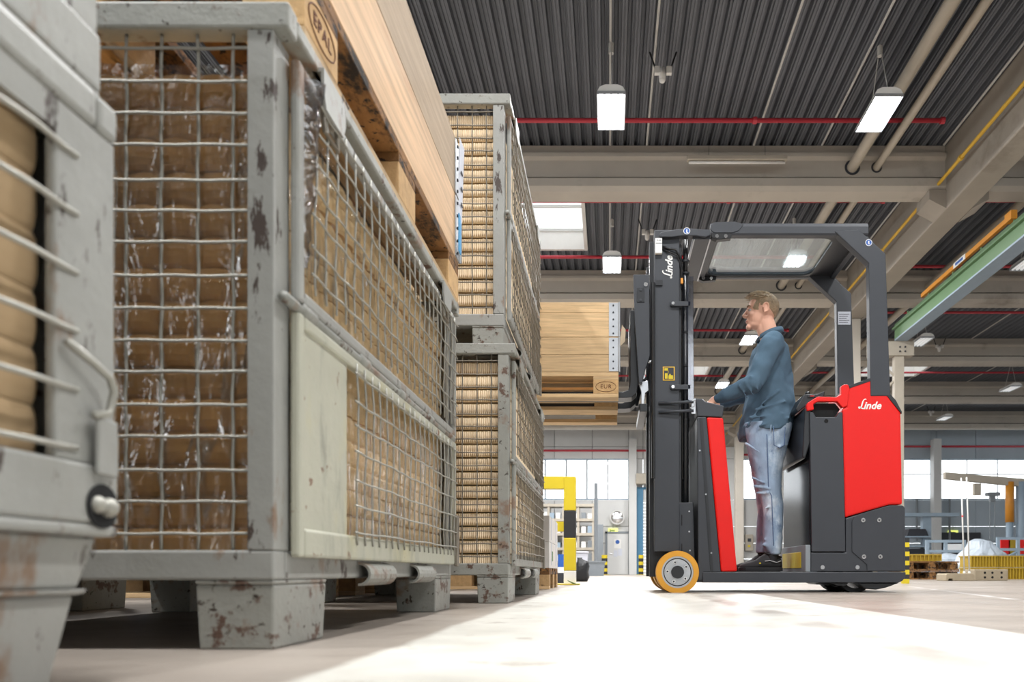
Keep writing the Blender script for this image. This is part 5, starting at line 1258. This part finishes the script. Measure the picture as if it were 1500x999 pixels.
    # maker's script: drawn swash L and slanted letters
    def script(x, y, z, size, vertical):
        e = obj('maker_script', None, TR, Vector((x, y, z))-TO); e.rotation_euler = (math.pi/2, -math.pi/2 if vertical else 0, 0) if not vertical else (math.pi/2, -math.pi/2, 0)
        s = size
        t = obj('lettering', text_mesh('inde', s*1.3, .0004, .32, s*.035, M['white'], 1.0), e, (s*.55, 0, 0))
        m = MB()
        L_ = [(.33, .78), (.22, .86), (.06, .84), (-.12, .74), (-.26, .56), (-.34, .36), (-.42, .14), (-.52, -.08), (-.68, -.24), (-.88, -.32), (-1.02, -.27), (-1.02, -.17), (-.86, -.14), (-.66, -.22), (-.40, -.33), (-.14, -.36), (.05, -.30)]
        wd = [.04, .07, .07, .08, .1, .12, .12, .11, .09, .07, .055, .055, .055, .07, .085, .07, .03]
        vs = []; fs = []
        for i, p in enumerate(L_):
            a = L_[max(i-1, 0)]; b = L_[min(i+1, len(L_)-1)]; dx, dy = b[0]-a[0], b[1]-a[1]; l = math.hypot(dx, dy); nx, ny = -dy/l, dx/l; q = wd[i]
            vs += [((p[0]+nx*q)*s*.75-.42*s, (p[1]+ny*q)*s, .0004), ((p[0]-nx*q)*s*.75-.42*s, (p[1]-ny*q)*s, .0004)]
            if i: fs.append((2*i-2, 2*i-1, 2*i+1, 2*i))
        me = m.add(vs, fs).mesh('swash', M['white']); obj('swash', me, e)
        # long flourish over the i
        return e
    script(X(1271), DN-.0012, Z(594.5), .045, False)
    e = script(X(981), DN+.0285, Z(391), .045, True)
    e.rotation_euler = Matrix(((0, 1, 0), (0, 0, -1), (-1, 0, 0))).transposed().to_euler() if 0 else Euler((0, 0, 0))
    # text x -> +z world, text y -> -x world, normal -> -y world
    e.rotation_euler = Matrix(((0, -1, 0), (0, 0, -1), (1, 0, 0))).to_euler()
truck()
# ------------------------------------------------------------------ the driver
PD = 4.60; PS = F/PD; FZ = Z(836.5)      # he stands on the foot mat
PO = Vector(((1127-CX)/PS, PD, FZ))
def pp(px, py, y=0.): return Vector(((px-1127)/PS*(PD+y)/PD+((1127-CX)/PS)*(y/PD), y, H-(py-CY)/PS*(PD+y)/PD-FZ))
PE = thing('person', 'man in petrol blue shirt, washed jeans and black shoes standing at the truck controls', 'person', PO)
def remesh(o, vox, sm=6, fac=.5, disp=None):
    m = o.modifiers.new('remesh', 'REMESH'); m.mode = 'VOXEL'; m.voxel_size = vox; m.use_smooth_shade = True
    s = o.modifiers.new('smooth', 'SMOOTH'); s.factor = fac; s.iterations = sm
    if disp:
        tx = bpy.data.textures.new('folds', 'CLOUDS'); tx.noise_scale = disp[0]; tx.noise_depth = 1
        d = o.modifiers.new('folds', 'DISPLACE'); d.texture = tx; d.strength = disp[1]; d.mid_level = .5; d.texture_coords = 'LOCAL'
    return o
def person():
    # joints
    shN, elN, wrN = pp(1131, 507, -.17), pp(1104, 562, -.23), pp(1047, 586, -.10)
    shF, elF, wrF = pp(1128, 509, .17), pp(1096, 578, .24), pp(1050, 592, .12)
    hipN, knN, anN = pp(1129, 640, -.09), pp(1127, 718, -.10), pp(1134, 806, -.10)
    hipF, knF, anF = pp(1122, 640, .09), pp(1117, 718, .11), pp(1119, 806, .11)
    hc = pp(1117, 457)                      # head centre
    # ---- body: one continuous skin surface (head, neck, trunk, arms, hands, legs)
    b = MB()
    def hp(x, y, z):   # head local -> body, slight turn away and tilt
        R = Matrix.Rotation(math.radians(-6), 4, 'Z') @ Matrix.Rotation(math.radians(3), 4, 'Y'); return R @ Vector((x, y, z))+hc
    def he(c, r, n=20, m=14):
        R = Matrix.Rotation(math.radians(-6), 4, 'Z') @ Matrix.Rotation(math.radians(3), 4, 'Y'); b.ball(hp(*c), r, n, m, R)
    he((.008, 0, .025), (.094, .074, .082)); he((-.028, 0, .03), (.062, .062, .068)); he((-.030, 0, -.03), (.062, .058, .078)); he((-.058, 0, -.004), (.036, .046, .045))
    he((-.035, 0, -.078), (.052, .043, .034)); he((-.078, 0, -.098), (.020, .024, .019)); he((-.083, 0, .022), (.014, .042, .011))
    he((-.066, .036, -.026), (.022, .02, .02)); he((-.066, -.036, -.026), (.022, .02, .02)); he((-.076, 0, -.062), (.021, .026, .024))
    b.cap(hp(-.092, 0, .012), hp(-.117, 0, -.026), .0065, .0095, 10); b.cap(hp(-.088, 0, -.03), hp(-.112, 0, -.033), .012, .0085, 10)
    he((-.105, .009, -.034), (.009, .007, .007), 10, 8); he((-.105, -.009, -.034), (.009, .007, .007), 10, 8)
    he((-.0925, 0, -.058), (.009, .021, .0055), 14, 8); he((-.091, 0, -.070), (.009, .019, .006), 14, 8)
    for s in (-1, 1):
        he((.012, s*.072, .0), (.017, .007, .028), 14, 10)
        pts = [hp(.012+.019*math.cos(a), s*.083, .002+.030*math.sin(a)*(1 if a < 3.4 else .9)) for a in [(-1.2+.45*k) for k in range(11)]]
        b.tube(pts, .0045, 8)
        he((.006, s*.080, -.026), (.007, .006, .008), 10, 8)
    nb = pp(1128, 500)
    b.cap(hp(.022, 0, -.06), nb+Vector((.004, 0, .01)), .053, .058, 20); b.cap(hp(-.01, 0, -.075), nb+Vector((-.012, 0, 0)), .038, .042, 16)
    b.loft([(pp(1128, 645).x, 0, pp(0, 645).z, .10, .13), (pp(1124, 600).x, 0, pp(0, 600).z, .10, .12), (pp(1124, 560).x, 0, pp(0, 560).z, .10, .13), (pp(1128, 520).x, 0, pp(0, 520).z, .075, .14), (pp(1130, 500).x, 0, pp(0, 506).z, .045, .10)], 24)
    for sh, el, wr in ((shN, elN, wrN), (shF, elF, wrF)):
        b.cap(sh, el, .042, .034); b.cap(el, wr, .034, .025)
    for hp_, kn, an in ((hipN, knN, anN), (hipF, knF, anF)):
        b.cap(hp_, kn, .06, .038); b.cap(kn, an, .038, .028); b.cap(an, an+Vector((-.015, 0, -.075)), .028, .02)
    # hands: palm, four fingers curling over the bar, thumb from the side
    for wr, s in ((wrN, -1), (wrF, 1)):
        bar_ = Vector((X(1034)-PO.x, 0, Z(586)-PO.z)); bx, bz = bar_.x, bar_.z+.012
        palm = Vector((bx+.035, wr.y, bz+.022)); b.cap(wr, palm+Vector((.02, 0, 0)), .026, .022, 12)
        b.ball(palm+Vector((.004, 0, 0)), (.046, .041, .016), 14, 10)
        for k in range(4):
            y = wr.y-.030+.020*k; ln = (.9, 1., .97, .8)[k]
            k0 = Vector((bx+.010, y, bz+.024)); k1 = Vector((bx-.030*ln, y, bz+.017)); k2 = Vector((bx-.038*ln, y, bz-.006)); k3 = Vector((bx-.022, y, bz-.024*ln))
            b.cap(k0, k1, .0096, .0088, 10); b.cap(k1, k2, .0088, .0082, 10); b.cap(k2, k3, .0082, .007, 10)
        ty = wr.y+s*-.036 if s < 0 else wr.y-.036
        b.cap(palm+Vector((.02, (ty-wr.y)*.7, -.004)), palm+Vector((-.004, (ty-wr.y)*1.3, -.022)), .012, .0105, 10)
        b.cap(palm+Vector((-.004, (ty-wr.y)*1.3, -.022)), palm+Vector((-.034, (ty-wr.y)*1.25, -.036)), .0105, .0085, 10)
    body = remesh(b.build('body', M['skin'], PE), .0042, 5, .5)
    # ---- face details
    for s in (-1, 1):
        e = MB().ball(hp(-.0775, s*.030, -.001), (.0105, .0125, .008), 14, 10).build('eye', M['white'], PE, smooth=True)
        MB().ball(hp(-.0860, s*.0305, -.001), (.0035, .0055, .0055), 10, 8).build('iris', M['ink'], e, smooth=True)
        MB().tube([hp(-.083, s*.046, .002), hp(-.092, s*.038, .0075), hp(-.0955, s*.028, .006), hp(-.093, s*.019, .001)], [.002, .004, .0042, .002], 6).build('eyelid', M['skin'], e, smooth=True)
        MB().tube([hp(-.078, s*.050, .017), hp(-.090, s*.040, .025), hp(-.0965, s*.028, .024), hp(-.098, s*.016, .019)], [.0015, .0045, .005, .003], 6).build('eyebrow', M['hair_short'], PE, smooth=True)
    m = MB().tube([hp(-.089, -.021, -.0655), hp(-.0965, -.012, -.0635), hp(-.0990, 0, -.0635), hp(-.0965, .012, -.0635), hp(-.089, .021, -.0655)], [.0015, .003, .0035, .003, .0015], 6)
    m.build('lips', mat('lip_tone', 'b8645c', .5), PE, smooth=True)
    # ---- hair: cap that follows the skull plus tufts
    def hairline(x, y, z):   # positive where hair grows (head local, x forward is negative)
        if x < -.040: lim = .062+(-.040-x)*.15
        elif x < -.012: lim = .062-(x+.040)*2.1
        elif x < .030: lim = .012+max(0, .022-abs(x-.010))*.6
        else: lim = .0-(x-.030)*.95
        return z-lim
    m = MB(); n, k = 72, 48; vs = []
    for i in range(k+1):
        t = math.pi*i/k
        for j in range(n):
            a = 2*math.pi*j/n; d_ = Vector((math.sin(t)*math.cos(a), math.sin(t)*math.sin(a), math.cos(t)))
            c0 = Vector((.000, 0, .026)); r0 = Vector((.102, .0785, .090)); p = Vector((c0.x+d_.x*r0.x*(1. if d_.x > 0 else .96), d_.y*r0.y, c0.z+d_.z*r0.z))
            g = hairline(p.x, p.y, p.z); th = min(1, max(0, g/.012))
            up = min(1, max(0, (p.z-.03)/.07))
            q = p-c0; nz = mnoise.noise(Vector((p.x*45, p.y*45+p.x*20, p.z*22)))*.0035*up
            f = (.90+.10*th)+(.045*up*th)+nz/.09
            if p.x < -.05 and p.z > .05: f += .05*th
            vs.append(hp(*(c0+q*f)))
    fs = []
    for i in range(k):
        for j in range(n): fs.append((i*n+j, i*n+(j+1) % n, (i+1)*n+(j+1) % n, (i+1)*n+j))
    m.add(vs, fs)
    hair = m.build('hair', M['hair'], PE, smooth=True)
    m = MB(); rnd = random.Random(4)
    for q in range(420):
        t = rnd.uniform(0, 1.15); a = rnd.uniform(0, 2*math.pi); d_ = Vector((math.sin(t)*math.cos(a), math.sin(t)*math.sin(a), math.cos(t)))
        p = Vector((.100*d_.x, .078*d_.y, .026+.091*d_.z))
        if hairline(p.x, p.y, p.z) < .012: continue
        sweep = Vector((-.020-.012*(d_.x < 0), rnd.uniform(-.006, .006)-.002, .008*(1-t)-.003)); nrm = Vector((d_.x, d_.y, d_.z))
        a0 = p; a1 = p+nrm*.006+sweep*.5; a2 = p+nrm*.006+sweep*1.15
        m.tube([hp(*a0), hp(*a1), hp(*a2)], [.0036, .0030, .0008], 5)
    m.build('hair_tufts', M['hair'], hair, smooth=True, kind='stuff')
    # ---- shirt
    s = MB()
    rows = [(502, 1112, 1144, .13), (512, 1104, 1151, .175), (525, 1100, 1154, .19), (545, 1096, 1157.5, .185), (565, 1094, 1160, .180), (585, 1091, 1161.5, .178), (605, 1088, 1162, .180), (622, 1085, 1161.5, .192), (631, 1083, 1160.5, .197), (637, 1085, 1154, .199)]
    secs = []
    for py, a, c, ry in rows[::-1]:
        secs.append(((pp(a, py).x+pp(c, py).x)/2, 0, pp(0, py).z, (pp(c, py).x-pp(a, py).x)/2, ry))
    s.loft(secs, 40, 2.2)
    # front tail a little lower
    x0 = pp(1096, 0).x; s.loft([(x0-.01, 0, pp(0, 643).z, .035, .12), (x0, 0, pp(0, 628).z, .055, .165)], 24)
    for sh, el, wr in ((shN, elN, wrN), (shF, elF, wrF)):
        dr = (wr-el).normalized()
        s.cap(sh+Vector((.0, 0, .01)), el, .078, .058, 18); s.cap(el, el+(wr-el)*.5, .058, .046, 16); s.cap(el+(wr-el)*.5, wr-dr*.022, .046, .036, 16)
        s.cap(nb+Vector((.006, sh.y*.35, -.016)), sh+Vector((0, 0, .012)), .058, .066, 16)
    # folds: raised ridges across elbow, waist and back
    rnd = random.Random(11)
    for a, c, r in (((1108, 548, -.262), (1120, 566, -.262), .012), ((1100, 552, -.275), (1112, 574, -.275), .012), ((1092, 560, -.26), (1104, 580, -.27), .010), ((1083, 566, -.235), (1094, 582, -.25), .010),
                    ((1108, 600, -.185), (1150, 588, -.175), .012), ((1100, 612, -.19), (1146, 606, -.18), .011), ((1112, 624, -.195), (1156, 612, -.17), .011), ((1118, 590, -.185), (1140, 572, -.185), .011), ((1096, 622, -.18), (1120, 586, -.19), .010),
                    ((1140, 520, -.185), (1150, 552, -.17), .010)):
        s.cap(pp(*a), pp(*c), r, r*.4, 8)
    sh_o = remesh(s.build('shirt', M['shirt'], PE), .0062, 5, .5, (.10, .026))
    # collar band and open neck facing
    m = MB(); n = 20; vs = []; cz = pp(0, 482).z
    for i in range(n+1):
        a = math.radians(-155+310*i/n); cx_, cy_ = math.cos(a), math.sin(a); fr = (1-cx_)/2
        x = pp(1130, 0).x+cx_*.072-.008; y = cy_*.076; z = cz-.050*fr**1.3
        vs += [(x, y, z), (x*1.0+cx_*.012, y*1.1, z-.030), (x+cx_*.018, y*1.14, z-.030), (x+cx_*.006, y*1.05, z+.003)]
    fs = []
    for i in range(n):
        for q in range(4): fs.append((i*4+q, i*4+(q+1) % 4, i*4+4+(q+1) % 4, i*4+4+q))
    fs += [(0, 1, 2, 3), (n*4+3, n*4+2, n*4+1, n*4)]
    m.add(vs, fs).build('collar', M['shirt'], sh_o, smooth=True)
    MB().cyl(pp(1104.0, 502.5, -.03)+Vector((-.004, 0, 0)), pp(1104, 502.5, -.03)+Vector((.01, 0, 0)), .006, 10).build('button', M['white'], sh_o)
    MB().tube([pp(1128.5, 632, -.196), pp(1129.5, 622, -.197)], .0035, 6).build('side_slit', M['denim'], sh_o)
    # ---- jeans
    j = MB()
    def leg(rows, y, yr):
        secs = []
        for py, a, c in rows[::-1]:
            x0_, x1_ = pp(a, py, y).x, pp(c, py, y).x; secs.append(((x0_+x1_)/2, y, pp(0, py, y).z, (x1_-x0_)/2, yr(py)))
        j.loft(secs, 30, 2.15)
    yr = lambda py: .088-.026*min(1, (py-620)/100)-.008*min(1, max(0, (py-740)/60))
    near = [(620, 1090, 1160), (632, 1091, 1159), (645, 1094, 1156), (660, 1096.5, 1152), (675, 1099, 1148.5), (690, 1102.5, 1145.5), (705, 1105, 1144.5), (715, 1107, 1145), (728, 1112, 1146), (745, 1117, 1147.5), (765, 1118.5, 1147), (785, 1118, 1146), (798, 1117, 1145.5), (806, 1121, 1144.5), (813, 1126, 1143)]
    leg(near, -.10, yr)
    leg([(620, 1088, 1156), (645, 1092, 1150), (675, 1098, 1142), (700, 1102, 1138), (725, 1106, 1136), (750, 1110, 1136), (780, 1108, 1134), (800, 1107, 1133), (810, 1108, 1132)], .11, yr)
    j.loft([(pp(1124, 0).x, 0, pp(0, 662).z, .11, .15), (pp(1125, 0).x, 0, pp(0, 640).z, .13, .165), (pp(1124, 0).x, 0, pp(0, 615).z, .125, .15)], 30)
    for a, c, r in (((1103, 700, -.15), (1120, 708, -.172), .010), ((1106, 712, -.15), (1128, 716, -.168), .010), ((1110, 722, -.14), (1130, 724, -.165), .009), ((1124, 722, -.165), (1146, 712, -.13), .009), ((1118, 798, -.13), (1140, 803, -.152), .009), ((1120, 790, -.13), (1144, 793, -.14), .008),
                    ((1093, 650, -.15), (1112, 662, -.185), .010), ((1140, 655, -.18), (1156, 650, -.13), .009), ((1122, 744, -.16), (1142, 735, -.14), .008)):
        j.cap(pp(*a), pp(*c), r, r*.4, 8)
    je = remesh(j.build('jeans', M['denim'], PE), .006, 4, .5, (.07, .010))
    # outer seam and pocket
    sm = [pp(1119+(py-640)*.045+(4 if py > 720 else 0), py, -.10)+Vector((0, -(yr(py)*1.02+.001), 0)) for py in range(640, 806, 8)]
    MB().tube(sm, .0028, 6).build('outer_seam', M['seam'], je, smooth=True)
    MB().tube([pp(1133, 624, -.196), pp(1134, 652, -.196), pp(1142, 656, -.182), pp(1149, 652, -.165), pp(1150, 626, -.170)], .0026, 6).build('back_pocket', M['seam'], je, smooth=True)
    # ---- shoes
    def shoe(heel, toe, y, name='shoe'):
        hx, tx_ = pp(heel, 837, y).x, pp(toe, 837, y).x; L_ = hx-tx_
        # (fraction from heel, top height, half width)
        st = [(0, .075, .030), (.06, .088, .036), (.2, .100, .038), (.34, .112, .040), (.46, .097, .041), (.6, .070, .045), (.75, .058, .049), (.88, .050, .046), (.96, .042, .034), (1., .030, .018)]
        vs = []; n_ = 12
        for f_, h_, w_ in st:
            for q in range(n_):
                a = math.pi*q/(n_-1); vs.append((hx-L_*f_, y+w_*math.cos(a), .018+(h_-.018)*math.sin(a)**.7))
        fs = []
        for i in range(len(st)-1):
            for q in range(n_): fs.append((i*n_+q, i*n_+(q+1) % n_, (i+1)*n_+(q+1) % n_, (i+1)*n_+q))
        fs += [tuple(range(n_)), tuple((len(st)-1)*n_+q for q in range(n_))]
        o = MB().add(vs, fs).build(name, M['shoe'], PE, bevel=.0, smooth=True)
        MB().cap((hx-L_*.22, y, .06), (hx-L_*.20, y, .15), .042, .036).build('sock', M['sole'], o, smooth=True)
        out = []
        for f_, h_, w_ in st: out.append((hx-L_*f_+(.004 if f_ == 0 else -.006 if f_ == 1. else 0), y+w_+.005))
        for f_, h_, w_ in st[::-1]: out.append((hx-L_*f_+(.004 if f_ == 0 else -.006 if f_ == 1. else 0), y-w_-.005))
        MB().prism(out, .0005, .022, 'z').build('sole', M['sole'], o, bevel=.004)
        for k_ in range(5):
            f_ = .40+.055*k_; h_ = .111-.085*(f_-.34)/.35-.002; x_ = hx-L_*f_
            MB().tube([(x_+.012, y-.032, h_-.018), (x_, y-.014, h_+.004), (x_-.004, y+.014, h_+.004), (x_+.01, y+.032, h_-.016)], .0022, 6).build('lace', M['lace'], o, smooth=True)
        MB().tube([(hx-L_*.42, y-.0405, .060), (hx-L_*.30, y-.0415, .064), (hx-L_*.14, y-.0395, .052), (hx-L_*.03, y-.036, .062)], .0028, 6).build('reflective_piping', M['lace'], o, smooth=True)
        MB().box((hx-L_*.56, y-.0465, .044), (hx-L_*.52, y-.043, .052)).build('yellow_tag', M['yellow'], o)
        MB().tube([(hx-L_*.02, y+.02, .085), (hx-L_*.02, y-.02, .085), (hx-L_*.2, y-.034, .1), (hx-L_*.34, y-.03, .106), (hx-L_*.37, y, .112), (hx-L_*.34, y+.03, .106), (hx-L_*.2, y+.034, .1)], .007, 8, closed=True).build('ankle_padding', M['shoe'], o, smooth=True)
    shoe(1144, 1083, -.10); shoe(1131, 1077, .115)
person()
